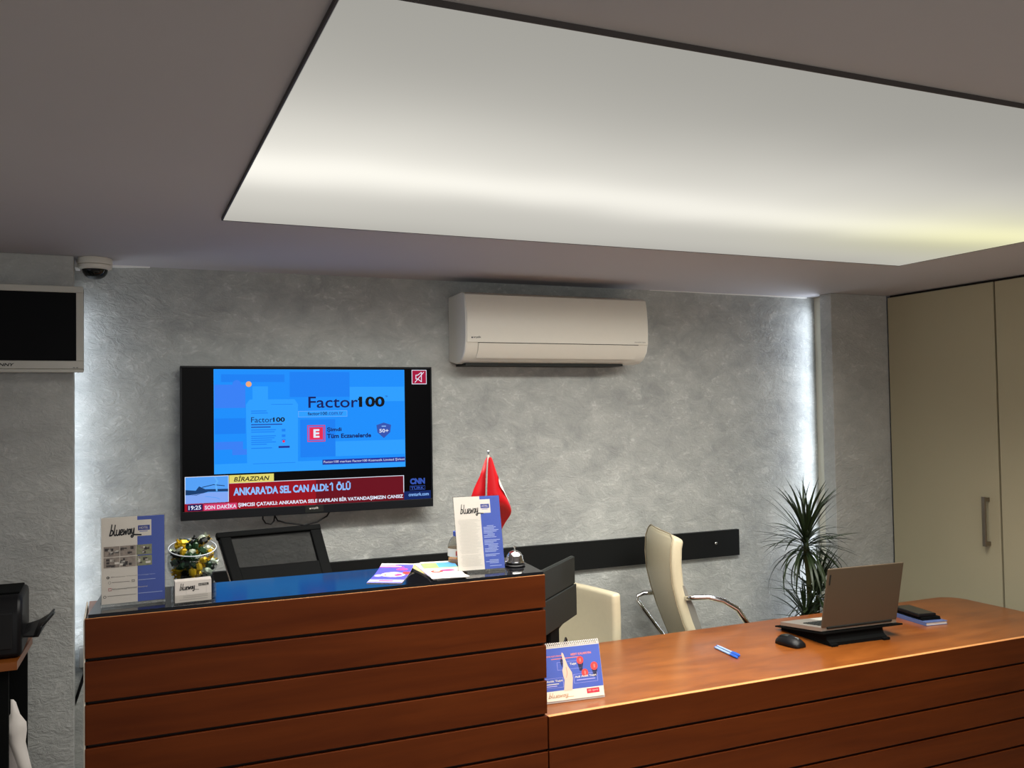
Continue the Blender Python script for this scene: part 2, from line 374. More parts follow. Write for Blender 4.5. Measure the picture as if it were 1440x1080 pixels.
# ------------------------------------------------------------------ tall cabinets, right
def cabinet(y0, y1, label, handle_y):
    t = thing('tall_cabinet', label, 'cabinet', (3.9, (y0 + y1) / 2, 0))
    b = B(); b.box(3.708, 4.28, y0 + 0.001, y1 - 0.001, 0.0, CEIL - 0.001); b.build('body', mat('dark_carcass', (34, 28, 22), 0.8), t, world=True)
    b = B(); b.box(3.687, 3.706, y0 + 0.004, y1 - 0.004, 0.08, CEIL - 0.013, 0.0015); d = b.build('door', CABM, t, world=True)
    b = B()
    b.box(3.652, 3.662, handle_y - 0.009, handle_y + 0.009, 0.972, 1.201, 0.002)
    b.box(3.660, 3.6875, handle_y - 0.009, handle_y + 0.009, 0.976, 0.994, 0.001); b.box(3.660, 3.6875, handle_y - 0.009, handle_y + 0.009, 1.179, 1.197, 0.001)
    h = b.build('handle', STEEL, d, world=True); h['label'] = 'brushed metal bar handle'
cabinet(2.889, 3.517, 'tall taupe cabinet door beside the textured pillar, bar handle in view', 2.953)
cabinet(2.255, 2.887, 'tall taupe cabinet cut off by the right edge of the photo', 2.33)

# ------------------------------------------------------------------ high reception counter
HX0, HX1, CY = -0.075, 1.125, 2.357
TILT = 0.032
def plate_z(y): return 1.1665 + TILT * (y - 2.36)
b = B()
t = thing('reception_counter', 'high cherry wood reception counter with horizontal planks and black top', 'counter', ((HX0 + HX1) / 2, 2.47, 0))
b = B(); b.box(HX0 + 0.006, HX1 - 0.004, CY + 0.014, 2.585, 0.0, 1.150); b.build('carcass', DARKGAP, t, world=True)
zt = 1.157; k = 0
while zt > 0.1:
    z0 = 1.157 - 0.1008 * (k + 1) + 0.008 if zt > 0.12 else 0.0
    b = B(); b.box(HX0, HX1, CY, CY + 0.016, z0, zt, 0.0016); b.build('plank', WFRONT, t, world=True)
    zt = z0 - 0.008; k += 1
b = B(); b.box(HX0 - 0.003, HX0 + 0.001, CY + 0.003, 2.59, 0.0, 1.155, 0.001); s_ = b.build('side_panel', mat('pale_laminate', (214, 206, 190), 0.5), t, world=True); s_['label'] = 'pale laminate end panel'
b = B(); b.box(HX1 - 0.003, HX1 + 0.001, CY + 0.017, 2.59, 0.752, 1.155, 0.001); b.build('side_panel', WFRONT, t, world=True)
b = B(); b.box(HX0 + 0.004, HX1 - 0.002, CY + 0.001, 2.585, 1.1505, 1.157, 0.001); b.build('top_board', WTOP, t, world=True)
b = B(); 
P8 = [(-0.068, 2.3605), (1.121, 2.3605), (1.133, 2.600), (-0.040, 2.600)]
lo = [b.v((x, y, 1.1572)) for x, y in P8]; hi = [b.v((x, y, plate_z(y))) for x, y in P8]
b.f(lo[::-1]); b.f(hi)
for i in range(4): b.f([lo[i], lo[(i + 1) % 4], hi[(i + 1) % 4], hi[i]])
p_ = b.build('top', BLACKGLOSS, t, world=True); p_['label'] = 'glossy black glass top'

b = B(); b.box(HX0 + 0.001, HX1 - 0.001, CY + 0.0003, CY + 0.0030, 1.1571, 1.1578, 0.0002); b.build('edge_highlight_band', mat('edge_highlight_wood', (206, 140, 84), 0.4), t, world=True)  # pale strip paints the highlight on the top plank's edge
# ------------------------------------------------------------------ low reception desk
DX0, DX1, DY1 = 1.129, 3.50, 3.02
t = thing('reception_desk', 'low cherry wood reception desk with orange top and planked front', 'desk', (2.3, 2.7, 0))
def rcorner(cx, cy, r, a0, a1, n=10): return [(cx + r * math.cos(R(a0 + (a1 - a0) * i / n)), cy + r * math.sin(R(a0 + (a1 - a0) * i / n))) for i in range(n + 1)]
poly = [(DX0, CY + 0.0165), (DX1, CY + 0.0165)] + rcorner(DX1 - 0.09, DY1 - 0.09, 0.09, 0, 90) + [(DX0, DY1)]
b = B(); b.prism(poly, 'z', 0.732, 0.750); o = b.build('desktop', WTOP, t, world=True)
md = o.modifiers.new('bev', 'BEVEL'); md.width = 0.0015; md.segments = 2; md.limit_method = 'ANGLE'; md.angle_limit = R(50)
zt = 0.7503; k = 0
while zt > 0.1:
    z0 = 0.7532 - 0.1008 * (k + 1) + 0.008 if k < 6 else 0.0
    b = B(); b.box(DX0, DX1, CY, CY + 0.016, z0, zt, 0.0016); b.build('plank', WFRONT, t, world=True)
    zt = z0 - 0.008; k += 1
b = B(); b.box(DX0 + 0.001, DX1 - 0.001, CY + 0.0005, CY + 0.0162, 0.7504, 0.7512, 0.0003); b.build('edge_highlight_band', mat('edge_highlight_wood', (206, 140, 84), 0.4), t, world=True)  # same pale band, edge highlight painted along the desk front
b = B(); b.box(DX0 + 0.004, DX1 - 0.004, CY + 0.014, CY + 0.03, 0.0, 0.731); b.build('backing_board', DARKGAP, t, world=True)
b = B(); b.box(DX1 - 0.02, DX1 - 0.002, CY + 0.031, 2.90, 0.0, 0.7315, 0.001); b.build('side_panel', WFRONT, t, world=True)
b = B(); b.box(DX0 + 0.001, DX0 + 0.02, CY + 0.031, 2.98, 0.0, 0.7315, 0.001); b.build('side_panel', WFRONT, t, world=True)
t = thing('inner_worktop', 'wooden inner worktop hidden behind the high counter', 'worktop', (0.53, 2.8, 0))
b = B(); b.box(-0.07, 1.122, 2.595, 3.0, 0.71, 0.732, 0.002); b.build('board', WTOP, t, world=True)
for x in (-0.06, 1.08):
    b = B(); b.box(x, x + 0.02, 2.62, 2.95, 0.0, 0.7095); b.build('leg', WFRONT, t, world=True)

# ------------------------------------------------------------------ wall television
TX0, TX1, TZ0, TZ1, TY = 0.212, 1.211, 1.236, 1.822, 3.62
t = thing('television', 'large black flat television showing a blue advert and red news banner', 'television', ((TX0 + TX1) / 2, 3.69, TZ0))
b = B(); b.box(TX0, TX1, TY + 0.002, TY + 0.035, TZ0, TZ1, 0.004); b.box(0.45, 0.97, TY + 0.034, 3.675, 1.30, 1.70, 0.008); b.build('housing', BLACK, t, world=True)
b = B(); b.box(0.60, 0.82, 3.674, 3.6995, 1.40, 1.62, 0.002); b.build('wall_bracket', BLACK, t, world=True)
b = B()
b.box(TX0, TX1, TY - 0.003, TY + 0.003, TZ0, 1.2695, 0.0012); b.box(TX0, TX1, TY - 0.003, TY + 0.003, 1.8145, TZ1, 0.0012)
b.box(TX0, 0.219, TY - 0.003, TY + 0.003, 1.27, 1.8143, 0.0012); b.box(1.2045, TX1, TY - 0.003, TY + 0.003, 1.27, 1.8143, 0.0012)
b.build('bezel', mat('dark_bezel', (20, 22, 26), 0.4, spec=0.2, noise=0), t, world=True)
b = B(); b.box(0.219, 1.2045, TY, TY + 0.0018, 1.2697, 1.8143); scr = b.build('screen', mat('black_screen', (4, 4, 6), 0.3, spec=0.06, noise=0), t, world=True)
P = Print(lambda u, v, l: (u, TY - 0.0003 - 0.00035 * l, v))
E = emit
adb = E('screen_blue', (22, 142, 252)); adb2 = E('screen_blue_light', (42, 158, 255)); adb3 = E('screen_blue_deep', (20, 128, 244)); adb4 = E('screen_violet', (54, 128, 246))
navy = E('screen_navy', (14, 22, 88)); navy2 = E('screen_navy_mid', (30, 48, 150)); wht = E('screen_white', (226, 232, 250)); red = E('screen_red', (150, 8, 26)); red2 = E('screen_dark_red', (104, 6, 24))
pink = E('screen_pink', (212, 60, 110)); yel = E('screen_yellow', (226, 214, 110)); pal = E('screen_pale_blue', (140, 190, 255)); blk = E('screen_black', (6, 8, 16)); redE = E('screen_signal_red', (232, 40, 78)); cnnb = E('screen_logo_blue', (52, 84, 176)); webb = E('screen_web_band', (8, 34, 96)); cyan = E('screen_cyan', (96, 176, 250))
sky2 = E('screen_thumb_sky', (84, 160, 246)); tdark = E('screen_thumb_dark', (20, 60, 110)); tlow = E('screen_thumb_low', (130, 168, 244))
P.rect(0.333, 1.092, 1.407, 1.810, adb2, 1); P.rect(0.335, 1.090, 1.409, 1.808, adb, 2)
for (a_, b_, c_, d_, m_) in ((0.335, 0.45, 1.66, 1.75, adb4), (0.335, 0.45, 1.56, 1.62, adb3), (0.62, 0.86, 1.70, 1.80, adb3), (0.36, 0.60, 1.76, 1.79, adb3), (0.86, 1.09, 1.68, 1.74, adb2), (0.335, 0.44, 1.50, 1.53, adb4), (0.66, 0.80, 1.46, 1.61, adb3), (0.80, 1.09, 1.46, 1.52, adb2), (0.40, 0.46, 1.478, 1.50, adb4), (0.335, 1.090, 1.409, 1.445, adb2)):
    P.rect(a_, b_, c_, d_, m_, 3)
P.disc(0.463, 1.752, 0.011, E('screen_orange', (240, 170, 120)), 4); P.disc(0.418, 1.752, 0.016, adb4, 4)
P.poly([(0.455, 1.437), (0.650, 1.437), (0.652, 1.672), (0.638, 1.692), (0.466, 1.692), (0.452, 1.672)], adb2, 4); P.rect(0.477, 0.536, 1.692, 1.743, adb2, 4)
P.rect(0.477, 0.64, 1.4405, 1.4425, adb3, 5); P.rect(0.548, 0.632, 1.671, 1.673, adb3, 5)
P.text('Factor', 0.471, 0.553, 1.602, 1.623, navy, 5); P.text('100', 0.555, 0.600, 1.603, 1.621, blk, 5, bold=0.03)
for i, (z, x1) in enumerate(((1.645, 0.53), (1.637, 0.535), (1.592, 0.59), (1.582, 0.545), (1.571, 0.565), (1.563, 0.56), (1.547, 0.565), (1.539, 0.56), (1.531, 0.55), (1.523, 0.565), (1.515, 0.53), (1.500, 0.55))):
    P.rect(0.471, x1, z, z + 0.0035, navy2 if i in (2, 3) else adb3, 5)
for z in (1.565, 1.543, 1.525): P.rect(0.588, 0.602, z, z + 0.010, adb3, 5)
P.disc(0.595, 1.526, 0.005, redE, 6); P.rect(0.575, 0.618, 1.500, 1.508, navy2, 5)
P.text('Factor', 0.693, 0.894, 1.656, 1.701, navy, 5, bold=0.008); P.text('100', 0.898, 1.006, 1.657, 1.700, blk, 5, bold=0.035)
P.rect(0.653, 0.849, 1.620, 1.644, pal, 4); P.rect(0.654, 0.848, 1.621, 1.643, adb2, 5); P.text('factor100', 0.690, 0.768, 1.627, 1.640, navy, 6, bold=0.015); P.text('.com.tr', 0.770, 0.832, 1.627, 1.640, navy2, 6)
P.frame(0.688, 0.759, 1.521, 1.587, 0.003, redE, 4); P.frame(0.695, 0.752, 1.528, 1.580, 0.0025, redE, 4); P.rect(0.698, 0.749, 1.531, 1.577, redE, 4); P.text('E', 0.712, 0.736, 1.537, 1.571, wht, 5, bold=0.04)
P.text('Şimdi', 0.766, 0.825, 1.557, 1.577, navy, 6, bold=0.03); P.text('Tüm Eczanelerde', 0.766, 0.947, 1.533, 1.551, navy, 6, bold=0.03)
P.stroke([(0.8965, 1.6885), (0.906, 1.6965)], 0.0065, blk, 6); P.stroke([(0.5545, 1.6155), (0.5585, 1.619)], 0.003, blk, 6); P.stroke([(0.7765, 1.3475), (0.7835, 1.3535)], 0.0055, pal, 6)
P.poly([(1.001, 1.528), (1.028, 1.552), (1.032, 1.582), (1.001, 1.592), (0.970, 1.582), (0.974, 1.552)], cnnb, 5); P.text('50+', 0.982, 1.021, 1.551, 1.566, wht, 6, bold=0.02); P.rect(0.992, 1.010, 1.575, 1.579, pal, 6)
P.rect(0.747, 1.090, 1.428, 1.448, navy2, 6); P.text('Factor100 markası Factor100 Kozmetik Limited Şirketi', 0.752, 1.088, 1.432, 1.444, wht, 7)
P.text('™', 1.008, 1.018, 1.697, 1.703, navy2, 6)
P.rect(1.124, 1.189, 1.750, 1.810, wht, 2); P.rect(1.1265, 1.1865, 1.7525, 1.8075, E('screen_mute_red', (164, 16, 58)), 3)
for q in ([(1.142, 1.772), (1.150, 1.772), (1.166, 1.760), (1.166, 1.800), (1.150, 1.788), (1.142, 1.788), (1.142, 1.772)], [(1.138, 1.758), (1.176, 1.800)]): P.stroke(q, 0.003, wht, 4)
P.rect(0.227, 0.386, 1.296, 1.401, wht, 2); P.rect(0.229, 0.384, 1.298, 1.399, sky2, 3)
P.poly([(0.229, 1.333), (0.268, 1.330), (0.310, 1.342), (0.384, 1.340), (0.384, 1.350), (0.300, 1.352), (0.278, 1.364), (0.266, 1.348), (0.229, 1.352)], tdark, 4); P.poly([(0.229, 1.298), (0.384, 1.298), (0.384, 1.338), (0.320, 1.340), (0.229, 1.331)], tlow, 4)
P.stroke([(0.29, 1.36), (0.33, 1.368), (0.37, 1.362)], 0.003, tdark, 5); P.stroke([(0.336, 1.395), (0.345, 1.380), (0.338, 1.370), (0.342, 1.345)], 0.006, cyan, 5); P.stroke([(0.30, 1.325), (0.34, 1.318), (0.352, 1.312)], 0.002, sky2, 5)
P.rect(0.388, 0.556, 1.370, 1.401, yel, 3); P.text('BİRAZDAN', 0.405, 0.535, 1.376, 1.399, blk, 4, bold=0.02, shear=0.25)
P.rect(0.388, 1.085, 1.300, 1.3715, wht, 2); P.rect(0.388, 1.082, 1.300, 1.3692, red2, 3); P.rect(0.388, 0.72, 1.300, 1.3692, red, 4)
P.text("ANKARA'DA SEL CAN ALDI: 1 ÖLÜ", 0.403, 0.860, 1.322, 1.358, pal, 5, bold=0.04)
P.rect(0.226, 1.084, 1.270, 1.300, red2, 3); P.rect(0.226, 0.72, 1.270, 1.300, red, 4); P.rect(0.236, 0.290, 1.272, 1.296, navy, 5); P.text('19:25', 0.240, 0.285, 1.276, 1.292, wht, 6, bold=0.02)
P.rect(0.294, 0.416, 1.270, 1.295, pink, 5); P.text('SON DAKİKA', 0.298, 0.414, 1.275, 1.294, wht, 6, bold=0.02)
P.text("ŞIMCISI ÇATAKLI: ANKARA'DA SELE KAPILAN BİR VATANDAŞIMIZIN CANSIZ", 0.420, 1.080, 1.275, 1.297, wht, 6, bold=0.03)
P.text('CNN', 1.111, 1.176, 1.332, 1.357, cnnb, 3, bold=0.06); P.frame(1.110, 1.176, 1.308, 1.326, 0.0012, cnnb, 3); P.text('TÜRK', 1.114, 1.172, 1.310, 1.325, cnnb, 3, bold=0.02)
P.rect(1.084, 1.201, 1.270, 1.304, webb, 3); P.text('cnnturk.com', 1.104, 1.192, 1.283, 1.297, pal, 4, bold=0.02)
P.build('screen_image', scr, world=True)
b = B(); b.box(0.676, 0.749, TY - 0.0045, TY - 0.003, 1.241, 1.2685, 0.0004); bd = b.build('badge', SLATE, t, world=True)
P = Print(lambda u, v, l: (u, TY - 0.0045 - 0.0002 * l, v)); P.disc(0.696, 1.256, 0.003, PAPER, 1); P.text('arçelik', 0.701, 0.729, 1.252, 1.262, PAPER, 1, bold=0.02); P.build('badge_lettering', bd, world=True)
for pts in ([(0.519, 3.655, 1.245), (0.517, 3.65, 1.222), (0.528, 3.65, 1.205), (0.548, 3.65, 1.200), (0.560, 3.65, 1.212), (0.566, 3.655, 1.245)], [(0.560, 3.66, 1.24), (0.575, 3.655, 1.212), (0.606, 3.65, 1.202), (0.679, 3.65, 1.188), (0.731, 3.65, 1.198), (0.769, 3.65, 1.218), (0.790, 3.66, 1.245)]):
    b = B(); b.tube(pts, 0.0032, 6); b.build('cable', BLACK, t, smooth='all', world=True)

# ------------------------------------------------------------------ air conditioner
t = thing('air_conditioner', 'white split air conditioner high on the grey plaster wall', 'air conditioner', (1.76, 3.69, 1.835))
AX0, AX1 = 1.318, 2.205
prof = [(3.70, 2.132), (3.53, 2.134), (3.502, 2.122), (3.494, 2.08), (3.488, 2.03), (3.487, 1.975), (3.490, 1.925), (3.503, 1.885), (3.528, 1.857), (3.565, 1.840), (3.62, 1.836), (3.70, 1.850)]
b = B(); b.prism(prof, 'x', AX0, AX1); o = b.build('body', WHITEP, t, smooth=True, world=True)
md = o.modifiers.new('bev', 'BEVEL'); md.width = 0.006; md.segments = 3; md.limit_method = 'ANGLE'; md.angle_limit = R(60)
b = B(); b.box(AX0 + 0.02, AX1 - 0.02, 3.56, 3.68, 2.130, 2.1375, 0.002)
for i in range(22): b.box(AX0 + 0.05 + i * 0.036, AX0 + 0.076 + i * 0.036, 3.565, 3.675, 2.137, 2.140)
b.build('intake_grille', GREYP, t, world=True)
fp = [(3.4995, 2.115), (3.4905, 2.08), (3.4845, 2.03), (3.4835, 1.975), (3.4865, 1.921), (3.491, 1.921), (3.489, 1.975), (3.490, 2.03), (3.496, 2.08), (3.505, 2.115)]
b = B(); b.prism(fp, 'x', AX0 + 0.006, AX1 - 0.006); fpn = b.build('front_panel', WHITEP, t, smooth=True, world=True)
fl = [(3.4870, 1.9175), (3.4995, 1.884), (3.525, 1.8565), (3.530, 1.862), (3.505, 1.888), (3.4925, 1.9175)]
b = B(); b.prism([(p[0] - 0.0022, p[1]) for p in fl], 'x', AX0 + 0.058, AX1 - 0.058); b.build('air_flap', WHITEP, t, smooth=True, world=True)
b = B(); b.box(AX0 + 0.055, AX1 - 0.055, 3.4863, 3.4880, 1.9178, 1.9205); b.build('shadow_gap', mat('gap_grey', (70, 66, 60), 0.8), t, world=True)
b = B(); b.box(AX0 + 0.03, AX1 - 0.09, 3.57, 3.69, 1.828, 1.838); b.build('outlet_vent', SLATE, t, world=True)
P = Print(lambda u, v, l: (u, 3.4852 - 0.0002 * l, v)); P.disc(AX0 + 0.028, 1.940, 0.0035, INK, 1); P.text('arçelik', AX0 + 0.034, AX0 + 0.068, 1.936, 1.946, INK, 1, bold=0.02); P.build('badge_lettering', fpn, world=True)
P = Print(lambda u, v, l: (u, 3.4852 - 0.0002 * l, v)); P.text('INVERTER', AX1 - 0.075, AX1 - 0.018, 1.929, 1.934, GREYP, 1); P.build('small_lettering', fpn, world=True)

# ------------------------------------------------------------------ dome camera
t = thing('security_camera', 'small white dome security camera under the ceiling', 'camera', (-0.078, 3.555, CEIL))
c = (-0.078, 3.560, CEIL)
b = B(); b.lathe([(0, 0), (0.056, 0), (0.058, -0.004), (0.058, -0.022), (0.054, -0.024)], c, 36); b.build('mount', WHITEP, t, smooth=True, world=True)
b = B(); b.lathe([(0.054, -0.0245), (0.058, -0.026), (0.056, -0.036), (0.045, -0.041), (0.042, -0.040), (0, -0.03)], c, 36); b.build('ring', WHITEP, t, smooth=True, world=True)
b = B(); b.lathe([(0.043, -0.040), (0.041, -0.052), (0.033, -0.064), (0.019, -0.073), (0, -0.076)], c, 32); b.build('dome', mat('smoked_dome', (16, 20, 20), 0.08, noise=0), t, smooth='all', world=True)
t = tag(B().box(-0.146, -0.130, 3.60, 3.684, CEIL - 0.028, CEIL - 0.0145, 0.001).build('cable_trunking', TRUNKGAPW), 'short white trunking piece beside the dome camera', 'trunking')

# ------------------------------------------------------------------ switched-off wall monitor, left
t = thing('wall_monitor', 'switched-off monitor with pale grey frame on the left wall', 'monitor', (-0.37, 3.50, 1.79))
MX0, MX1, MZ0, MZ1, MY = -0.640, -0.112, 1.788, 2.086, 3.445
b = B(); b.box(MX0, MX1, MY + 0.006, MY + 0.045, MZ0 + 0.002, MZ1 - 0.002, 0.006); b.box(-0.5, -0.25, MY + 0.044, 3.52, 1.85, 2.03, 0.004); b.build('housing', GREYP, t, world=True)
b = B()
b.box(MX0, MX1, MY, MY + 0.008, MZ0 + 0.012, 1.828, 0.002); b.box(MX0, MX1, MY, MY + 0.008, 2.064, MZ1, 0.002); b.box(MX0, MX0 + 0.022, MY, MY + 0.008, 1.828, 2.064, 0.001); b.box(MX1 - 0.023, MX1, MY, MY + 0.008, 1.828, 2.064, 0.001)
b.box(MX0, MX1, MY + 0.002, MY + 0.010, MZ0, MZ0 + 0.0115, 0.002)
fr = b.build('frame', SILVER, t, world=True)
b = B(); b.box(MX0 + 0.021, MX1 - 0.022, MY + 0.003, MY + 0.006, 1.827, 2.065); b.build('screen', mat('dead_screen', (5, 6, 9), 0.5, spec=0.1, noise=0), t, world=True)
P = Print(lambda u, v, l: (u, MY - 0.0004 * l, v)); P.text('SUNNY', -0.392, -0.326, 1.8085, 1.8185, INK, 1, bold=0.03, shear=0.3); P.build('logo_lettering', fr, world=True)
for x in (-0.145, -0.135):
    b = B(); b.box(x, x + 0.006, MY - 0.001, MY + 0.002, 1.803, 1.806, 0.0005); b.build('button', GREYP, t, world=True)

# ------------------------------------------------------------------ black wall rail
t = thing('wall_rail', 'long black bumper board screwed across the grey wall behind the chairs', 'rail', (1.55, 3.69, 0.96))
b = B(); b.box(0.25, 2.832, 3.680, 3.70, 0.897, 1.025, 0.001, 1); b.build('board', mat('black_laminate', (12, 14, 14), 0.55, spec=0.3, noise=0), t, world=True)
for x in (2.691, 1.40, 0.40):
    b = B(); b.M = Matrix.Translation((x, 3.680, 0.965)) @ Matrix.Rotation(R(90), 4, 'X'); b.lathe([(0, 0.004), (0.004, 0.0035), (0.007, 0.0015), (0.0075, 0)], n=12); b.build('screw', CHROME, t, smooth='all', world=True)

# ------------------------------------------------------------------ wall socket and cable at the left end of the counter
tag(B().box(-0.136, -0.085, 3.668, 3.70, 0.718, 0.794, 0.004).build('wall_socket', GREYP), 'grey wall socket beside the left end of the high counter', 'socket')
tag(B().tube([(-0.153, 3.69, 0.583), (-0.140, 3.685, 0.622), (-0.126, 3.684, 0.668), (-0.112, 3.684, 0.715), (-0.108, 3.68, 0.7175)], 0.0055, 8).build('power_cable', BLACK, smooth='all'), 'black cable hanging on the bright wall left of the high counter', 'cable')

# ------------------------------------------------------------------ sign holders
def sign_holder(label, loc, rz, W, H, lean, full):
    t = thing('sign_holder', label, 'sign', loc, rz)
    def pl(u, v, off):    # u across, v up the leaning sheet, off towards the reader
        return (u - W / 2, v * math.sin(lean) - off * math.cos(lean), v * math.cos(lean) + off * math.sin(lean))
    def slab(bb, u0, u1, v0, v1, o0, o1):
        P_ = [pl(u0, v0, o0), pl(u1, v0, o0), pl(u1, v0, o1), pl(u0, v0, o1), pl(u0, v1, o0), pl(u1, v1, o0), pl(u1, v1, o1), pl(u0, v1, o1)]
        vs = [bb.v(p) for p in P_]
        for q in ((0, 3, 2, 1), (4, 5, 6, 7), (0, 1, 5, 4), (1, 2, 6, 5), (2, 3, 7, 6), (3, 0, 4, 7)): bb.f([vs[i] for i in q])
    b = B(); slab(b, 0, W, 0.001, H, 0.0014, 0.0034); slab(b, 0, W, 0.001, H, -0.0034, -0.0014); b.build('acrylic_sleeve', ACR, t)
    b = B(); b.box(-W / 2, W / 2, 0.0, 0.062, 0.0003, 0.0028, 0.0006); b.build('foot', ACR, t)
    b = B(); slab(b, 0.002, W - 0.002, 0.007, H - 0.002, -0.0010, 0.0008); ins = b.build('insert', PAPER, t)
    w_, h_ = W - 0.004, H - 0.009
    P = Print(lambda u, v, l: pl(0.002 + u * w_, 0.007 + v * h_, 0.0008 + 0.00012 * l))
    P.rect(0.565, 1.0, 0.0, 1.0, BLUEP, 1); P.rect(0.56, 0.79, 0.765, 0.955, PAPER, 2)
    blueway(P, 0.13, 0.79 if full else 0.77, 0.40, 0.125, INK, 4, 0.042 if full else 0.034)
    P.rect(0.575, 0.765, 0.832, 0.890, mat('navy_logo', (44, 58, 140), 0.5, noise=0), 3); P.text('HOTEL', 0.60, 0.74, 0.848, 0.875, PAPER, 4); P.rect(0.60, 0.73, 0.815, 0.822, BLUEP, 3)
    gl = mat('grey_print', (128, 122, 118), 0.6, noise=0); gd = mat('dark_photo_print', (48, 40, 40), 0.5, noise=0.6, nscale=160); gm = mat('mid_photo_print', (140, 128, 120), 0.5, noise=0.55, nscale=120); gw = mat('pale_photo_print', (214, 208, 202), 0.5, noise=0.3, nscale=150); gg = mat('olive_photo_print', (128, 130, 104), 0.5, noise=0.5, nscale=140)
    lb = mat('pale_blue_print', (168, 182, 226), 0.6, noise=0)
    if full:
        for r in range(2):
            for c_ in range(3):
                u0 = 0.035 + c_ * 0.256; v0 = 0.545 - r * 0.128
                P.rect(u0, u0 + 0.248, v0, v0 + 0.118, gm if c_ < 2 else gg, 3)
                rd = random.Random(r * 3 + c_)
                for k in range(9):
                    a0 = u0 + rd.uniform(0, 0.17); v1 = v0 + rd.uniform(0, 0.08); P.rect(a0, a0 + rd.uniform(0.03, 0.078), v1, v1 + rd.uniform(0.012, 0.036), rd.choice((gd, gw, gd, gm)), 4)
        P.disc(0.10, 0.305, 0.024, INK, 3, ry=0.016); P.text('f', 0.092, 0.108, 0.295, 0.315, PAPER, 4, bold=0.03)
        P.disc(0.125, 0.245, 0.024, gl, 3, ry=0.016); P.disc(0.125, 0.245, 0.018, PAPER, 4, ry=0.012)
        P.frame(0.105, 0.155, 0.15, 0.182, 0.006, mat('red_print', (170, 70, 80), 0.6, noise=0), 3); P.disc(0.05, 0.085, 0.024, INK, 3, ry=0.016); P.disc(0.05, 0.085, 0.017, PAPER, 4, ry=0.011); P.frame(0.47, 0.52, 0.235, 0.262, 0.008, gl, 3)
        P.text('Blueway Hotel', 0.15, 0.545, 0.298, 0.314, gl, 3); P.text('instagram', 0.575, 0.84, 0.300, 0.314, lb, 3)
        P.rect(0.16, 0.44, 0.242, 0.248, gl, 3)
        P.rect(0.575, 0.85, 0.248, 0.254, lb, 3); P.text('bluewayhotel', 0.17, 0.55, 0.155, 0.178, INK, 3); P.text('bluewayhotel', 0.575, 0.72, 0.16, 0.178, PAPER, 3)
        P.rect(0.09, 0.54, 0.088, 0.094, gl, 3); P.rect(0.575, 0.96, 0.092, 0.098, lb, 3)
    else:
        rd = random.Random(3); v = 0.68
        while v > 0.05:
            if rd.random() > 0.12: P.rect(0.06 + rd.uniform(0, 0.04), 0.54 - rd.uniform(0, 0.12), v, v + 0.006, mat('faint_print', (188, 184, 178), 0.6, noise=0), 3)
            if rd.random() > 0.2 and v < 0.64: P.rect(0.60 + rd.choice((0, 0, 0.08)), 0.95 - rd.uniform(0, 0.16), v - 0.02, v - 0.013, lb, 3)
            v -= 0.0195
    P.build('print', ins)
    return t
sign_holder('upright hotel sign holder with six small photos, left end of counter', (0.032, 2.4215, 1.170), R(2.0), 0.148, 0.218, R(4), True)
sign_holder('leaning hotel sign holder full of fine print in front of flag', (0.9575, 2.427, 1.170), R(-3.5), 0.144, 0.220, R(14.5), False)

# ------------------------------------------------------------------ business card holder
t = thing('card_holder', 'clear business card holder with white hotel cards', 'card holder', (0.1705, 2.392, 1.170), R(4))
b = B(); W = 0.1
b.box(-W / 2, W / 2, -0.012, 0.022, 0.0003, 0.003, 0.0005); b.box(-W / 2, W / 2, -0.0135, -0.0115, 0.0003, 0.022, 0.0005); b.box(-W / 2, W / 2, 0.020, 0.022, 0.0003, 0.062, 0.0005)
b.box(-W / 2 - 0.0015, -W / 2, -0.0135, 0.022, 0.0003, 0.045, 0.0005); b.box(W / 2, W / 2 + 0.0015, -0.0135, 0.022, 0.0003, 0.045, 0.0005); b.build('acrylic_box', ACR, t)
b = B()
for i in range(6): b.box(-0.046, 0.040, -0.0105 + i * 0.0030, -0.0085 + i * 0.0030, 0.0035, 0.0555 + 0.0006 * i)
cd = b.build('card_stack', PAPER, t)
P = Print(lambda u, v, l: (-0.046 + 0.086 * u, -0.0105 - 0.0002 * l, 0.0035 + 0.052 * v))
blueway(P, 0.13, 0.58, 0.42, 0.32, INK, 2, 0.045); P.rect(0.64, 0.92, 0.72, 0.84, SLATE, 1); P.text('HOTEL', 0.66, 0.90, 0.74, 0.82, PAPER, 2)
lg = mat('light_grey_print', (178, 172, 168), 0.6, noise=0)
P.frame(0.30, 0.86, 0.36, 0.70, 0.008, lg, 1)
for v in (0.28, 0.20, 0.10): P.rect(0.12 if v < 0.15 else 0.22, 0.9, v, v + 0.03, lg, 1)
P.build('print', cd)

# ------------------------------------------------------------------ glass bowl of sweets
BC = (0.176, 2.515, 1.170)
def slant(o_):
    for v_ in o_.data.vertices:
        if v_.co.z > 0.07: v_.co.z += v_.co.y / 0.06 * 0.013 * min(1, (v_.co.z - 0.07) / 0.045) - 0.004 * min(1, (v_.co.z - 0.07) / 0.045)
    return o_
t = thing('glass_bowl', 'footed clear glass bowl heaped with wrapped sweets', 'bowl', BC)
out = [(0.0, 0.0004), (0.034, 0.0004), (0.036, 0.003), (0.016, 0.010), (0.012, 0.018), (0.026, 0.026), (0.047, 0.038), (0.060, 0.058), (0.0635, 0.078), (0.062, 0.100), (0.060, 0.118)]
inn = [(0.058, 0.118), (0.060, 0.100), (0.0615, 0.078), (0.058, 0.060), (0.045, 0.042), (0.024, 0.030), (0.0, 0.028)]
b = B(); b.lathe(out + inn, n=40); o = b.build('bowl_body', glass('clear_glass', (246, 248, 248), 0.02, 0.88), t, smooth='all'); slant(o)
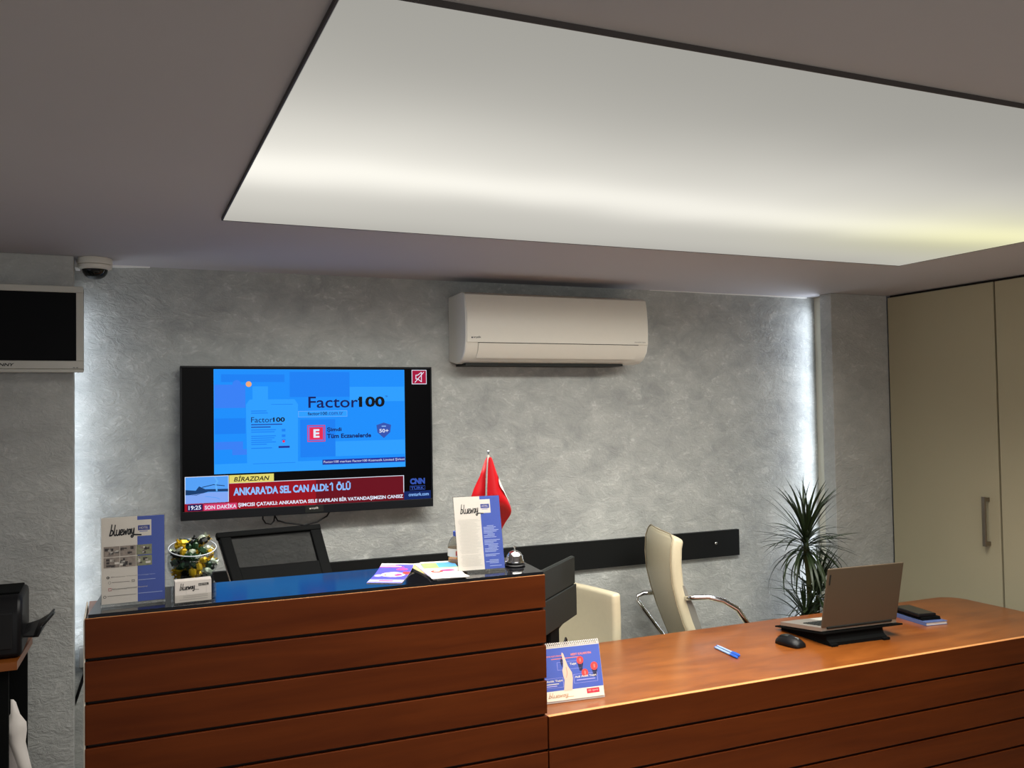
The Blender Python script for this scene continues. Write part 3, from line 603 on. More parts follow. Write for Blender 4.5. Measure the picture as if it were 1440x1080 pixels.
b = B(); b.tube([(0.0592 * math.cos(a_ * math.pi / 20), 0.0592 * math.sin(a_ * math.pi / 20), 0.1185) for a_ in range(40)], 0.0013, 6, closed=True); o = b.build('rim', mat('glass_rim', (225, 232, 240), 0.1, noise=0, alpha=0.75), t, smooth='all'); slant(o)
def sweet(name, m, label, group):
    b = B()
    pr = [(0.0, -0.0125), (0.0055, -0.012), (0.0098, -0.008), (0.0105, 0.0), (0.0098, 0.008), (0.0055, 0.012), (0.0, 0.0125)]
    b.lathe(pr, n=7)
    for sg in (-1, 1):
        vs = []; n = 8
        c0 = [b.v((0.003 * math.cos(2 * math.pi * i / n), 0.003 * math.sin(2 * math.pi * i / n), sg * 0.0115)) for i in range(n)]
        c1 = [b.v(((0.012 if i % 2 else 0.006) * math.cos(2 * math.pi * i / n), 0.005 * math.sin(2 * math.pi * i / n), sg * (0.022 if i % 2 else 0.018))) for i in range(n)]
        for i in range(n): b.f([c0[i], c0[(i + 1) % n], c1[(i + 1) % n], c1[i]])
    return tag(b.build(name, m), label, 'sweet', group)
SW = [sweet('wrapped_sweet', mat('gold_foil', (214, 176, 34), 0.3, 0.45, noise=0.35, nscale=90), 'yellow gold foil sweet in the glass bowl', 'yellow sweets in the bowl'),
      sweet('wrapped_sweet', mat('green_foil', (34, 62, 38), 0.25, 0.3, noise=0.3, nscale=90), 'dark green wrapped sweet in the glass bowl', 'dark green sweets in the bowl'),
      sweet('wrapped_sweet', mat('black_foil', (22, 26, 24), 0.22, 0.2, noise=0.3, nscale=90), 'blackish wrapped sweet in the glass bowl', 'black sweets in the bowl'),
      sweet('wrapped_sweet', mat('silver_foil', (190, 200, 180), 0.25, 0.4, noise=0.25, nscale=90), 'pale silvery wrapped sweet in the glass bowl', 'pale sweets in the bowl')]
rd = random.Random(11); pos = []
tries = 0
while len(pos) < 95 and tries < 20000:
    tries += 1
    z = rd.uniform(0.042, 0.132)
    rmax = 0.034 if z < 0.055 else 0.047 if z < 0.075 else 0.049 if z < 0.11 else 0.045 if z < 0.122 else 0.030
    a_ = rd.uniform(0, 6.283); rr_ = rmax * math.sqrt(rd.random()); p = Vector((rr_ * math.cos(a_), rr_ * math.sin(a_), z + (0.2 * rr_ * math.sin(a_) if z > 0.09 else 0)))
    if all((p - q).length > 0.0150 for q in pos): pos.append(p)
first = {0: True, 1: True, 2: True, 3: True}
for p in pos:
    k = rd.choice((0, 0, 0, 1, 1, 2, 3)); o = SW[k] if first[k] else SW[k].copy()
    if not first[k]: COL.objects.link(o)
    first[k] = False
    o.location = Vector(BC) + p; o.rotation_euler = (rd.uniform(0, 6.28), rd.uniform(0, 6.28), rd.uniform(0, 6.28)); o.scale = [0.80 + 0.15 * rd.random()] * 3

# ------------------------------------------------------------------ leaflets on the counter
def leaflet(name, label, cx, cy, rz, w_, l_, z, lift, draw, th=0.0012, base=PAPER, group=None, y_off=0.0):
    t = thing(name, label, 'leaflet', (cx, cy, z), rz, group)
    def zz(v): return lift * max(0.0, v - 0.35) ** 2 / 0.42
    rows = 9
    def grid(off): return [[((u - 0.5) * w_, (v / (rows - 1) - 0.5) * l_, off + zz(v / (rows - 1))) for u in (0, 0.5, 1)] for v in range(rows)]
    b = B(); b.sheet(grid(th / 2 + 0.0003), th); b.build('sheet', base, t)
    P = Print(lambda u, v, l: ((u - 0.5) * w_, (v - 0.5) * l_, th + 0.0003 + 0.00018 * l + zz(v)))
    draw(P); P.build('print', t); return t
def strips(P, u0, u1, v0, v1, m, lay, n=8):
    for i in range(n): P.rect(u0, u1, v0 + (v1 - v0) * i / n, v0 + (v1 - v0) * (i + 1) / n, m, lay)
vio = mat('violet_print', (84, 78, 190), 0.35, noise=0.2, nscale=40); lil = mat('lilac_print', (176, 170, 226), 0.35, noise=0.1); mag = mat('magenta_print', (196, 70, 130), 0.35, noise=0.2, nscale=50)
cre = mat('cream_print', (236, 214, 180), 0.4, noise=0.1); rdp = mat('red_food_print', (190, 60, 50), 0.4, noise=0.4, nscale=120); grn = mat('green_print', (150, 190, 110), 0.4, noise=0.2, nscale=40); skyp = mat('sky_print', (90, 160, 220), 0.4, noise=0.1); yelp = mat('yellow_print', (228, 204, 120), 0.5, noise=0.1); gry = mat('pale_grey_print', (196, 196, 192), 0.5, noise=0.1)
def d1(P):
    strips(P, 0.0, 1.0, 0.0, 0.96, vio, 1); P.rect(0.0, 1.0, 0.04, 0.20, lil, 2); P.rect(0.3, 0.7, 0.10, 0.15, mag, 3)
    for i in range(4): P.rect(0.0, 0.75 - i * 0.1, 0.84 + i * 0.03, 0.87 + i * 0.03, PAPER if i % 2 else mag, 2)
    P.disc(0.55, 0.50, 0.36, cre, 2, ry=0.13); P.disc(0.42, 0.50, 0.13, rdp, 3, ry=0.07); P.disc(0.68, 0.49, 0.15, mag, 3, ry=0.07); P.disc(0.56, 0.55, 0.10, PAPER, 4, ry=0.04)
    P.disc(0.14, 0.44, 0.12, lil, 2, ry=0.07); P.disc(0.72, 0.76, 0.18, mag, 3, ry=0.05); P.rect(0.80, 1.0, 0.52, 0.66, rdp, 2)
def d2(P):
    strips(P, 0.0, 1.0, 0.62, 0.92, grn, 1); strips(P, 0.45, 1.0, 0.66, 0.92, skyp, 2, 6); P.disc(0.3, 0.42, 0.18, rdp, 2, ry=0.07); P.disc(0.62, 0.46, 0.20, mag, 2, ry=0.06); P.rect(0.18, 0.95, 0.50, 0.62, gry, 1)
    P.disc(0.30, 0.43, 0.10, cre, 3, ry=0.035); P.rect(0.62, 0.98, 0.40, 0.47, gry, 1); P.rect(0.1, 0.5, 0.93, 0.97, PAPER, 3)
leaflet('leaflet', 'violet and magenta food leaflet at the middle of counter', 0.705, 2.487, R(-27), 0.096, 0.205, 1.1702, 0.012, d1)
leaflet('leaflet', 'white leaflet with green and blue picture on top of fan', 0.853, 2.470, R(-9), 0.100, 0.215, 1.1752, 0.004, d2)
leaflet('leaflet', 'pale blue edged leaflet under the white picture leaflet', 0.846, 2.476, R(-3), 0.100, 0.215, 1.1726, 0.004, lambda P: P.rect(0.0, 1.0, 0.0, 0.9, lil, 1))
leaflet('leaflet', 'yellow leaflet lowest in the fan of leaflets', 0.842, 2.484, R(6), 0.100, 0.215, 1.1700, 0.004, lambda P: P.rect(0.0, 1.0, 0.1, 0.98, yelp, 1))

# ------------------------------------------------------------------ table flag
t = thing('table_flag', 'small red flag with white crescent on a thin pole', 'flag', (1.032, 2.560, 1.170))
b = B(); b.lathe([(0, 0.0004), (0.026, 0.0004), (0.028, 0.004), (0.024, 0.009), (0.008, 0.014), (0, 0.015)], n=28); b.build('base', CHROME, t, smooth=True)
b = B(); b.tube([(0, 0, 0.012), (0, 0, 0.326)], 0.0034, 10); b.build('pole', WHITEP, t, smooth=True)
b = B(); b.lathe([(0, 0.324), (0.0035, 0.325), (0.002, 0.329), (0.0042, 0.334), (0.003, 0.338), (0, 0.340)], n=14); b.build('finial', CHROME, t, smooth='all')
FLAG = mat('red_satin', (186, 10, 22), 0.42, noise=0.05, nscale=20)
O_ = Vector((1.032, 2.56, 1.17))
rows = [  # each row from the pole outwards: fold lines of the hanging cloth
    [(1.030, 2.556, 1.492), (1.036, 2.552, 1.490), (1.040, 2.555, 1.488), (1.044, 2.560, 1.486)],
    [(1.028, 2.556, 1.460), (1.044, 2.546, 1.460), (1.054, 2.556, 1.452), (1.060, 2.566, 1.440)],
    [(1.026, 2.556, 1.420), (1.046, 2.540, 1.425), (1.066, 2.552, 1.412), (1.078, 2.570, 1.402)],
    [(1.024, 2.556, 1.370), (1.050, 2.536, 1.385), (1.080, 2.550, 1.376), (1.098, 2.574, 1.362)],
    [(1.024, 2.556, 1.330), (1.052, 2.532, 1.352), (1.090, 2.540, 1.340), (1.117, 2.560, 1.314)],
    [(1.026, 2.566, 1.296), (1.050, 2.572, 1.318), (1.086, 2.590, 1.300), (1.108, 2.596, 1.288)],
    [(1.032, 2.576, 1.268), (1.052, 2.592, 1.276), (1.078, 2.604, 1.258), (1.092, 2.606, 1.250)],
    [(1.042, 2.582, 1.250), (1.056, 2.598, 1.252), (1.074, 2.606, 1.238), (1.082, 2.608, 1.230)]]
b = B(); b.sheet([[Vector(p) - O_ for p in r_] for r_ in rows], 0.0010); cl = b.build('cloth', FLAG, t, smooth='all', sub=2)
rows2 = [[(1.029, 2.562, 1.490), (1.024, 2.566, 1.480)], [(1.026, 2.566, 1.440), (1.010, 2.574, 1.432)], [(1.026, 2.570, 1.39), (0.992, 2.580, 1.392)], [(1.026, 2.572, 1.34), (0.978, 2.582, 1.352)], [(1.026, 2.572, 1.29), (0.985, 2.580, 1.30)]]
b = B(); b.sheet([[Vector(p) - O_ for p in r_] for r_ in rows2], 0.0010); b.build('cloth_fold', FLAG, t, smooth='all')
# crescent following the outer folds
def fl(u, v):
    i = min(int(v), len(rows) - 2); j = min(int(u), 2); a_, c_ = v - i, u - j
    p = [Vector(rows[i + di][j + dj]) for di in (0, 1) for dj in (0, 1)]
    q = (p[0] * (1 - c_) + p[1] * c_) * (1 - a_) + (p[2] * (1 - c_) + p[3] * c_) * a_
    return q + Vector((0.0, -0.0040, 0.0)) - O_
b = B(); n = 12; L1 = []; L2 = []
for i in range(n + 1):
    s_ = i / n; v = 1.1 + 2.3 * s_; wv = math.sin(math.pi * s_)
    L1.append(b.v(fl(2.97, v))); L2.append(b.v(fl(2.95 - 1.35 * wv, v)))
for i in range(n): b.f([L1[i], L1[i + 1], L2[i + 1], L2[i]])
b.build('crescent', PAPER, cl)

# ------------------------------------------------------------------ service bell
t = thing('service_bell', 'chrome service bell at the right end of counter', 'bell', (1.080, 2.472, 1.170))
b = B(); b.lathe([(0, 0.0004), (0.030, 0.0004), (0.032, 0.003), (0.029, 0.006), (0.020, 0.0085), (0, 0.009)], n=36); b.build('base', BLACK, t, smooth=True)
b = B(); b.lathe([(0.0275, 0.0100), (0.0285, 0.0115), (0.027, 0.016), (0.0252, 0.021), (0.0235, 0.030), (0.0175, 0.039), (0.008, 0.0445), (0, 0.0455)], n=40); b.build('dome', CHROME, t, smooth='all')
b = B(); b.lathe([(0, 0.044), (0.0022, 0.044), (0.0022, 0.053), (0.0042, 0.0545), (0.0042, 0.0575), (0, 0.059)], n=14); b.build('button', CHROME, t, smooth=True)
b = B(); b.lathe([(0, 0.008), (0.006, 0.008), (0.006, 0.012), (0, 0.012)], n=12); b.build('spindle', STEEL, t)

# ------------------------------------------------------------------ small bottle half hidden behind the leaning sign
t = thing('small_bottle', 'small bottle with amber liquid half hidden behind leaning sign', 'bottle', (0.930, 2.555, 1.170))
b = B(); b.lathe([(0, 0.0005), (0.028, 0.0005), (0.030, 0.004), (0.030, 0.058), (0.024, 0.075), (0.012, 0.088), (0.011, 0.094), (0, 0.094)], n=32); b.build('glass_body', glass('bottle_glass', (235, 235, 230), 0.03, 0.82), t, smooth=True)
b = B(); b.lathe([(0, 0.0025), (0.027, 0.0025), (0.0285, 0.005), (0.0285, 0.021), (0, 0.021)], n=28); b.build('liquid', mat('amber_liquid', (190, 124, 40), 0.15, noise=0), t, smooth=True)
b = B(); b.lathe([(0.0304, 0.028), (0.0304, 0.052)], n=32); b.build('label_band', PAPER, t)
b = B(); b.lathe([(0.0125, 0.086), (0.014, 0.087), (0.014, 0.100), (0, 0.101)], n=20); b.build('cap', BLUEP, t, smooth=True)
P = Print(lambda u, v, l: (0.0306 * math.sin(u) * -1, -0.0306 * math.cos(u) - 0.0002 * l, v)); P.rect(0.2, 0.55, 0.032, 0.046, rdp, 1); P.build('label_print', t)

# ------------------------------------------------------------------ desk calendar
t = thing('desk_calendar', 'blue spiral desk calendar with hand picture on low desk', 'calendar', (1.253, 2.452, 0.750), R(-4.5))
W, HH, dy = 0.218, 0.160, 0.040
Ls = math.hypot(HH, dy); an = math.atan2(dy, HH)
def cp(u, v, off): return (-W / 2 + u * W, v * Ls * math.sin(an) - off * math.cos(an), 0.0015 + v * Ls * math.cos(an) + off * math.sin(an))
b = B()
def slabc(b, f, u0, u1, v0, v1, o0, o1):
    vs = [b.v(f(*q)) for q in ((u0, v0, o0), (u1, v0, o0), (u1, v0, o1), (u0, v0, o1), (u0, v1, o0), (u1, v1, o0), (u1, v1, o1), (u0, v1, o1))]
    for q in ((0, 3, 2, 1), (4, 5, 6, 7), (0, 1, 5, 4), (1, 2, 6, 5), (2, 3, 7, 6), (3, 0, 4, 7)): b.f([vs[i] for i in q])
slabc(b, cp, 0, 1, 0, 1, -0.002, 0.0); b.build('stand_board', PAPER, t)
def cpb(u, v, off): return (-W / 2 + u * W, 2 * Ls * math.sin(an) - v * Ls * math.sin(an) + off, 0.0015 + v * Ls * math.cos(an))
b = B(); slabc(b, cpb, 0, 1, 0, 1, 0, 0.002); b.build('back_board', PAPER, t)
b = B(); slabc(b, cp, 0.004, 0.996, 0.03, 0.985, 0.0006, 0.0022); pg = b.build('pages', PAPER, t)
P = Print(lambda u, v, l: cp(u, v, 0.0022 + 0.0002 * l))
calb = mat('calendar_blue', (74, 94, 178), 0.5, noise=0.05); salm = mat('salmon_print', (226, 130, 120), 0.5, noise=0.05); skin = mat('hand_print', (222, 190, 168), 0.5, noise=0.1, nscale=40); redp = mat('bright_red_print', (224, 70, 66), 0.45, noise=0.08); dkn = mat('dark_navy_print', (44, 44, 76), 0.5, noise=0); bei = mat('beige_print', (220, 200, 170), 0.5, noise=0)
P.rect(0.006, 0.994, 0.205, 0.955, calb, 1); P.rect(0.006, 0.994, 0.035, 0.205, mat('ivory_print', (232, 222, 200), 0.5, noise=0), 1)
P.text('EVİNİ YA DA EŞYANI AÇIKTA BIRAKMA', 0.05, 0.42, 0.795, 0.835, salm, 2, bold=0.03); P.text('MEST KALMAYIN', 0.55, 0.86, 0.795, 0.835, salm, 2, bold=0.03); P.rect(0.25, 0.68, 0.755, 0.768, salm, 2)
P.poly([(0.03, 0.52), (0.16, 0.52), (0.16, 0.68), (0.12, 0.70), (0.10, 0.75), (0.03, 0.70)], bei, 2); P.rect(0.06, 0.14, 0.55, 0.62, dkn, 3)
P.poly([(0.395, 0.19), (0.52, 0.19), (0.545, 0.40), (0.54, 0.50), (0.49, 0.62), (0.465, 0.72), (0.44, 0.84), (0.42, 0.87), (0.41, 0.84), (0.425, 0.72), (0.42, 0.62), (0.40, 0.55), (0.405, 0.46), (0.42, 0.38)], skin, 3)
P.poly([(0.38, 0.72), (0.41, 0.80), (0.42, 0.70), (0.40, 0.60)], dkn, 2); P.stroke([(0.46, 0.60), (0.47, 0.50), (0.45, 0.42)], 0.008, salm, 4)
for (cu, cv, r_) in ((0.68, 0.70, 0.052), (0.885, 0.57, 0.055), (0.735, 0.47, 0.05)):
    if cv > 0.5: P.poly([(cu - 0.045, cv - 0.02), (cu + 0.05, cv - 0.02), (cu + 0.02, cv - 0.19), (cu - 0.02, cv - 0.19)], dkn, 2)
    P.disc(cu, cv, r_, redp, 3, ry=r_ * 1.35); P.text('1', cu - 0.008, cu + 0.012, cv - 0.03, cv + 0.03, salm, 4)
P.frame(0.33, 0.70, 0.56, 0.70, 0.004, lil, 2); P.text('Taşıt', 0.52, 0.62, 0.62, 0.67, PAPER, 3, bold=0.03)
P.frame(0.56, 0.92, 0.30, 0.46, 0.004, lil, 2); P.text('Acil Anlık Taşıt', 0.575, 0.905, 0.385, 0.43, PAPER, 4, bold=0.03); P.rect(0.60, 0.88, 0.345, 0.36, lil, 3)
P.frame(0.03, 0.40, 0.26, 0.43, 0.004, lil, 2); P.text('Acil Anlık Taşıt', 0.05, 0.39, 0.355, 0.40, PAPER, 4, bold=0.03); P.rect(0.09, 0.33, 0.32, 0.335, PAPER, 3); P.rect(0.12, 0.30, 0.285, 0.30, lil, 3)
P.rect(0.735, 0.925, 0.10, 0.185, mat('logo_red', (206, 44, 66), 0.5, noise=0), 2); P.rect(0.755, 0.80, 0.13, 0.165, salm, 3); P.text('sigorta', 0.815, 0.905, 0.125, 0.165, PAPER, 3)
blueway(P, 0.16, 0.09, 0.30, 0.09, mat('tan_print', (214, 168, 130), 0.5, noise=0), 2, 0.03); P.disc(0.115, 0.105, 0.018, INK, 2, ry=0.024)
P.build('print', pg)
b = B()
for i in range(34):
    u = 0.02 + i * 0.96 / 33; cx, cy, cz = cp(u, 1.0, -0.002)
    b.tube([(cx, cy + 0.0062 * math.cos(a_ * math.pi / 5), cz + 0.002 + 0.0062 * math.sin(a_ * math.pi / 5)) for a_ in range(10)], 0.0012, 5, closed=True)
b.build('spiral_binding', PAPER, t, smooth='all')

# ------------------------------------------------------------------ pens
def pen(label, p0, p1):
    a_, c_ = Vector(p0), Vector(p1); d = (c_ - a_); t = thing('pen', label, 'pen', ((a_.x + c_.x) / 2, (a_.y + c_.y) / 2, 0.750), math.atan2(d.y, d.x)); L = d.length
    pb = mat('blue_plastic', (46, 96, 196), 0.3, noise=0); pw = mat('pale_blue_plastic', (150, 180, 226), 0.3, noise=0)
    b = B(); b.tube([(-L / 2 + 0.012, 0, 0.0046), (L / 2 - 0.045, 0, 0.0046)], 0.0042, 8); b.build('barrel', pw, t, smooth=True)
    b = B(); b.tube([(-L / 2, 0, 0.0046), (-L / 2 + 0.012, 0, 0.0046)], [0.001, 0.0040], 8); b.build('tip', pb, t, smooth=True)
    b = B(); b.tube([(L / 2 - 0.046, 0, 0.0048), (L / 2 - 0.003, 0, 0.0048), (L / 2, 0, 0.0048)], [0.0047, 0.0047, 0.003], 8); b.box(L / 2 - 0.040, L / 2 - 0.002, -0.0012, 0.0012, 0.0088, 0.0105); b.build('cap', pb, t, smooth=True)
pen('left of the two blue pens on the low desk', (2.000, 2.762, 0.75), (1.984, 2.604, 0.75))
pen('right of the two blue pens on the low desk', (2.018, 2.774, 0.75), (2.006, 2.622, 0.75))

# ------------------------------------------------------------------ laptop on its stand, mouse
LO = Vector((2.540, 2.598, 0.7503)); LR = R(-3.1)
t = thing('laptop_stand', 'black laptop cooling stand under the silver laptop', 'stand', LO, LR)
b = B()
b.prism([(-0.020, 0.000), (-0.020, 0.012), (-0.005, 0.020), (0.005, 0.048), (0.255, 0.020), (0.262, 0.010), (0.262, 0.0)], 'x', -0.155, 0.110); b.build('body', BLACK2, t)
b = B(); b.prism([(-0.012, 0.0435), (-0.012, 0.0492), (0.270, 0.0160), (0.270, 0.0105)], 'x', -0.178, 0.195); b.build('top_plate', BLACK2, t)
for x in (-0.155, 0.085):
    b = B(); b.box(x, x + 0.030, -0.032, 0.012, 0.0, 0.010, 0.002); b.build('foot', BLACK2, t)
t = thing('laptop', 'open silver laptop with its lid turned to the camera', 'laptop', LO + Vector((0, 0, 0.0515)), LR)
b = B(); b.prism([(0.0, 0.0), (0.0, 0.014), (0.240, -0.0145), (0.240, -0.0265), (0.236, -0.0275)], 'x', -0.175, 0.175); ba = b.build('base', mat('laptop_silver', (168, 160, 150), 0.38, 0.6, noise=0.02), t)
b = B()
for r_ in range(5):
    for c_ in range(14):
        y0 = 0.045 + r_ * 0.0195; x0 = -0.145 + c_ * 0.0208; zt_ = 0.0142 - (y0 + 0.008) * 0.11875
        b.box(x0, x0 + 0.0175, y0, y0 + 0.0165, zt_ - 0.004, zt_ + 0.0018)
b.build('keyboard', SLATE, ba)
b = B(); b.prism([(0.160, -0.0046), (0.160, -0.0042), (0.225, -0.0119), (0.225, -0.0123)], 'x', -0.05, 0.05); b.build('touchpad', SILVER, ba)
lean = math.atan2(0.045, 0.221); LH = 0.2265
def lp(x, v, off): return (x, -v * math.sin(lean) + off * math.cos(lean), 0.014 + v * math.cos(lean) + off * math.sin(lean))
b = B(); slabc(b, lambda x, v, o: lp(x, v, o), -0.175, 0.175, 0.0, LH, -0.0035, 0.0035)
o = b.build('lid', mat('laptop_lid', (92, 80, 66), 0.5, 0.3, spec=0.2, noise=0.02), t); md = o.modifiers.new('bev', 'BEVEL'); md.width = 0.003; md.segments = 3
b = B(); slabc(b, lambda x, v, o: lp(x, v, o), -0.171, 0.171, 0.006, LH - 0.004, 0.0034, 0.0042); b.build('screen', mat('laptop_screen', (30, 32, 38), 0.25, noise=0), o)
b = B(); slabc(b, lambda x, v, o: lp(x, v, o), -0.166, -0.160, LH - 0.062, LH - 0.022, -0.0040, -0.0034); b.build('lid_mark', SLATE, o)
b = B(); b.tube([(-0.15, 0.0, 0.012), (0.15, 0.0, 0.012)], 0.006, 10); b.build('hinge', SLATE, t, smooth=True)
t = thing('computer_mouse', 'dark grey computer mouse beside the laptop stand', 'mouse', (2.272, 2.668, 0.750), R(8))
b = B(); prf = [(-0.056, 0.010, 0.018), (-0.050, 0.020, 0.026), (-0.030, 0.030, 0.031), (0.0, 0.035, 0.032), (0.028, 0.033, 0.031), (0.048, 0.022, 0.027), (0.056, 0.010, 0.018)]
g = []
for (y, h, wd) in prf: g.append([(wd * math.cos(a_ * math.pi / 10), y, 0.002 + h * max(0, math.sin(a_ * math.pi / 10)) ** 0.8) for a_ in range(11)])
vs = [[b.v(p) for p in r_] for r_ in g]
for i in range(len(vs) - 1):
    for j in range(10): b.f([vs[i][j], vs[i][j + 1], vs[i + 1][j + 1], vs[i + 1][j]])
    b.f([vs[i][0], vs[i + 1][0], vs[i + 1][10], vs[i][10]])
b.f(vs[0]); b.f(vs[-1][::-1]); b.build('shell', BLACK, t, smooth='all')
b = B(); b.box(-0.002, 0.002, -0.040, -0.022, 0.026, 0.0335, 0.001); b.build('wheel', GREYP, t)
b = B(); g = [[(x, y, 0.0028 + h * (1 - (x / 0.033) ** 2) ** 0.5 * 1.0) for x in (-0.016, -0.008, 0, 0.008, 0.016)] for (y, h) in ((0.0, 0.0348), (0.020, 0.0343), (0.036, 0.0305), (0.046, 0.0245))]
b.sheet(g, 0.001); b.build('palm_inlay', SLATE, t, smooth='all')

# ------------------------------------------------------------------ notebook with phone and wallet
t = thing('notebook', 'blue and white notebook under the black phone and wallet', 'notebook', (3.000, 2.735, 0.750), R(-7))
b = B(); b.box(-0.052, 0.052, -0.093, 0.093, 0.0003, 0.002, 0.0006); b.box(-0.052, 0.052, -0.093, 0.093, 0.0125, 0.0145, 0.0006); b.box(-0.0525, -0.0505, -0.093, 0.093, 0.0003, 0.0145); b.build('cover', mat('navy_cover', (84, 100, 146), 0.4, noise=0.1), t)
b = B(); b.box(-0.050, 0.050, -0.091, 0.091, 0.0021, 0.0124); b.build('pages', PAPER, t)
t = thing('wallet', 'black wallet lying on the notebook under the phone', 'wallet', (3.004, 2.752, 0.7646), R(-8))
b = B(); b.box(-0.044, 0.044, -0.082, 0.074, 0.0003, 0.0065, 0.002); b.box(-0.043, 0.043, -0.081, 0.073, 0.0068, 0.0125, 0.002); b.build('leather_fold', BLACK2, t)
b = B(); b.box(-0.046, -0.042, -0.080, 0.072, 0.002, 0.011, 0.0015); b.build('spine', BLACK2, t)
t = thing('mobile_phone', 'black phone in a case on top of the wallet', 'phone', (2.994, 2.760, 0.7772), R(-10))
b = B(); b.box(-0.041, 0.041, -0.082, 0.082, 0.0003, 0.0125, 0.0035, 3); b.build('case', BLACK, t)
b = B(); b.box(-0.037, 0.037, -0.078, 0.078, 0.0122, 0.0131, 0.0003); b.build('screen', mat('phone_glass', (34, 32, 30), 0.15, noise=0), t)

# ------------------------------------------------------------------ computer monitor seen from behind
p0 = Vector((1.255, 2.712)); p1 = Vector((1.560, 3.008)); d = (p1 - p0); L = d.length; MA = math.atan2(d.y, d.x)
t = thing('computer_monitor', 'black computer monitor seen from behind at the counter end', 'monitor', ((p0.x + p1.x) / 2, (p0.y + p1.y) / 2, 0.750), MA)
b = B(); b.box(-L / 2, L / 2, 0.004, 0.018, 0.115, 0.337, 0.004); b.build('screen_housing', SLATE, t)
b = B(); b.box(-L / 2 + 0.01, L / 2 - 0.004, -0.0005, 0.0045, 0.236, 0.335, 0.002); b.build('upper_back_cover', SLATE, t)
b = B(); b.box(-L / 2 + 0.004, L / 2 + 0.002, -0.004, 0.0045, 0.118, 0.233, 0.003); b.build('lower_back_cover', SLATE, t)
b = B(); b.box(-L / 2 + 0.008, L / 2 - 0.008, 0.0175, 0.0192, 0.122, 0.330); b.build('screen', mat('desk_screen', (20, 24, 34), 0.2, noise=0), t)
b = B(); b.prism([(-0.075, 0.01), (0.06, 0.01), (0.05, 0.09), (0.13, 0.105), (0.16, 0.15), (0.15, 0.24), (0.02, 0.24), (-0.05, 0.12)], 'y', 0.0195, 0.040); b.build('rear_mount', BLACK, t)
b = B(); b.box(-0.05, 0.045, 0.006, 0.045, 0.012, 0.13, 0.006); b.build('neck', BLACK2, t)
b = B(); b.box(-0.10, 0.10, -0.02, 0.12, 0.0005, 0.014, 0.005); b.build('stand_foot', BLACK, t)
b = B(); b.tube([(0.055, 0.0, 0.016), (0.062, -0.004, 0.05), (0.075, -0.006, 0.065), (0.090, -0.004, 0.055), (0.095, 0.0, 0.006)], 0.0035, 8); b.build('cable', BLACK, t, smooth='all')
b = B(); b.box(-0.055, -0.038, -0.060, -0.045, 0.0005, 0.052, 0.003); tag(b.build('white_adapter', WHITEP, None), 'small white plug adapter standing behind the desk calendar', 'adapter').location = (1.345, 2.795, 0.750)

# ------------------------------------------------------------------ black mesh office chair behind the counter
TL, TR, BR, BL = Vector((0.304, 3.20, 1.231)), Vector((0.658, 3.25, 1.233)), Vector((0.676, 3.125, 1.078)), Vector((0.337, 3.075, 1.083))
def mc(u, v):      # v = 0 at the top, 1 where the counter cuts it, more further down
    return (TL * (1 - u) + TR * u) * (1 - v) + (BL * (1 - u) + BR * u) * v
t = thing('office_chair', 'black mesh back office chair behind the high counter', 'chair', (0.52, 3.02, 0))
nrm = (TR - TL).cross(BL - TL).normalized()
def mslab(b, u0, u1, v0, v1, th=0.022, off=0.0):
    ps = [mc(u0, v0), mc(u1, v0), mc(u1, v1), mc(u0, v1)]
    vs = [b.v(p + nrm * (off + th / 2)) for p in ps] + [b.v(p + nrm * (off - th / 2)) for p in ps]
    for q in ((0, 1, 2, 3), (7, 6, 5, 4), (0, 4, 5, 1), (1, 5, 6, 2), (2, 6, 7, 3), (3, 7, 4, 0)): b.f([vs[i] for i in q])
b = B(); mslab(b, -0.02, 1.0, 0.0, 0.11); mslab(b, 0.0, 0.105, 0.11, 2.2); mslab(b, 0.885, 0.995, 0.11, 2.2); mslab(b, 0.105, 0.885, 2.08, 2.2)
o = b.build('back_frame', BLACK2, t, world=True); md = o.modifiers.new('bev', 'BEVEL'); md.width = 0.004; md.segments = 2
b = B(); mslab(b, 0.105, 0.885, 0.74, 1.10, 0.018); b.build('lumbar_bar', BLACK2, t, world=True)
m = bpy.data.materials.new('mesh_fabric'); m.use_nodes = True; nt = m.node_tree; bs = nt.nodes['Principled BSDF']; bs.inputs['Base Color'].default_value = (0.012, 0.012, 0.012, 1); bs.inputs['Roughness'].default_value = 0.9; bs.inputs['Alpha'].default_value = 0.62; bs.inputs['Specular IOR Level'].default_value = 0.05
b = B(); mslab(b, 0.10, 0.89, 0.10, 2.1, 0.002); b.build('mesh_back', m, t, world=True)
b = B(); e0, e1 = mc(0.0, 0.02), mc(0.0, 1.6); b.tube([e0 + nrm * 0.012, e1 + nrm * 0.012], 0.003, 6); e0, e1 = mc(0.995, 0.3), mc(0.995, 1.8); b.tube([e0 + nrm * 0.012, e1 + nrm * 0.012], 0.003, 6); b.build('edge_trim', STEEL, t, smooth='all', world=True)
b = B(); b.box(0.32, 0.78, 2.68 + 0.34, 3.02 + 0.08, 0.46, 0.50); b.bm.clear(); b.box(0.30, 0.74, 3.02, 3.10, 0.47, 0.60, 0.02); b.build('seat_rear', BLACK2, t, world=True)
b = B(); b.box(0.30, 0.74, 2.66, 3.06, 0.46, 0.53, 0.02); b.build('seat', BLACK2, t, world=True)
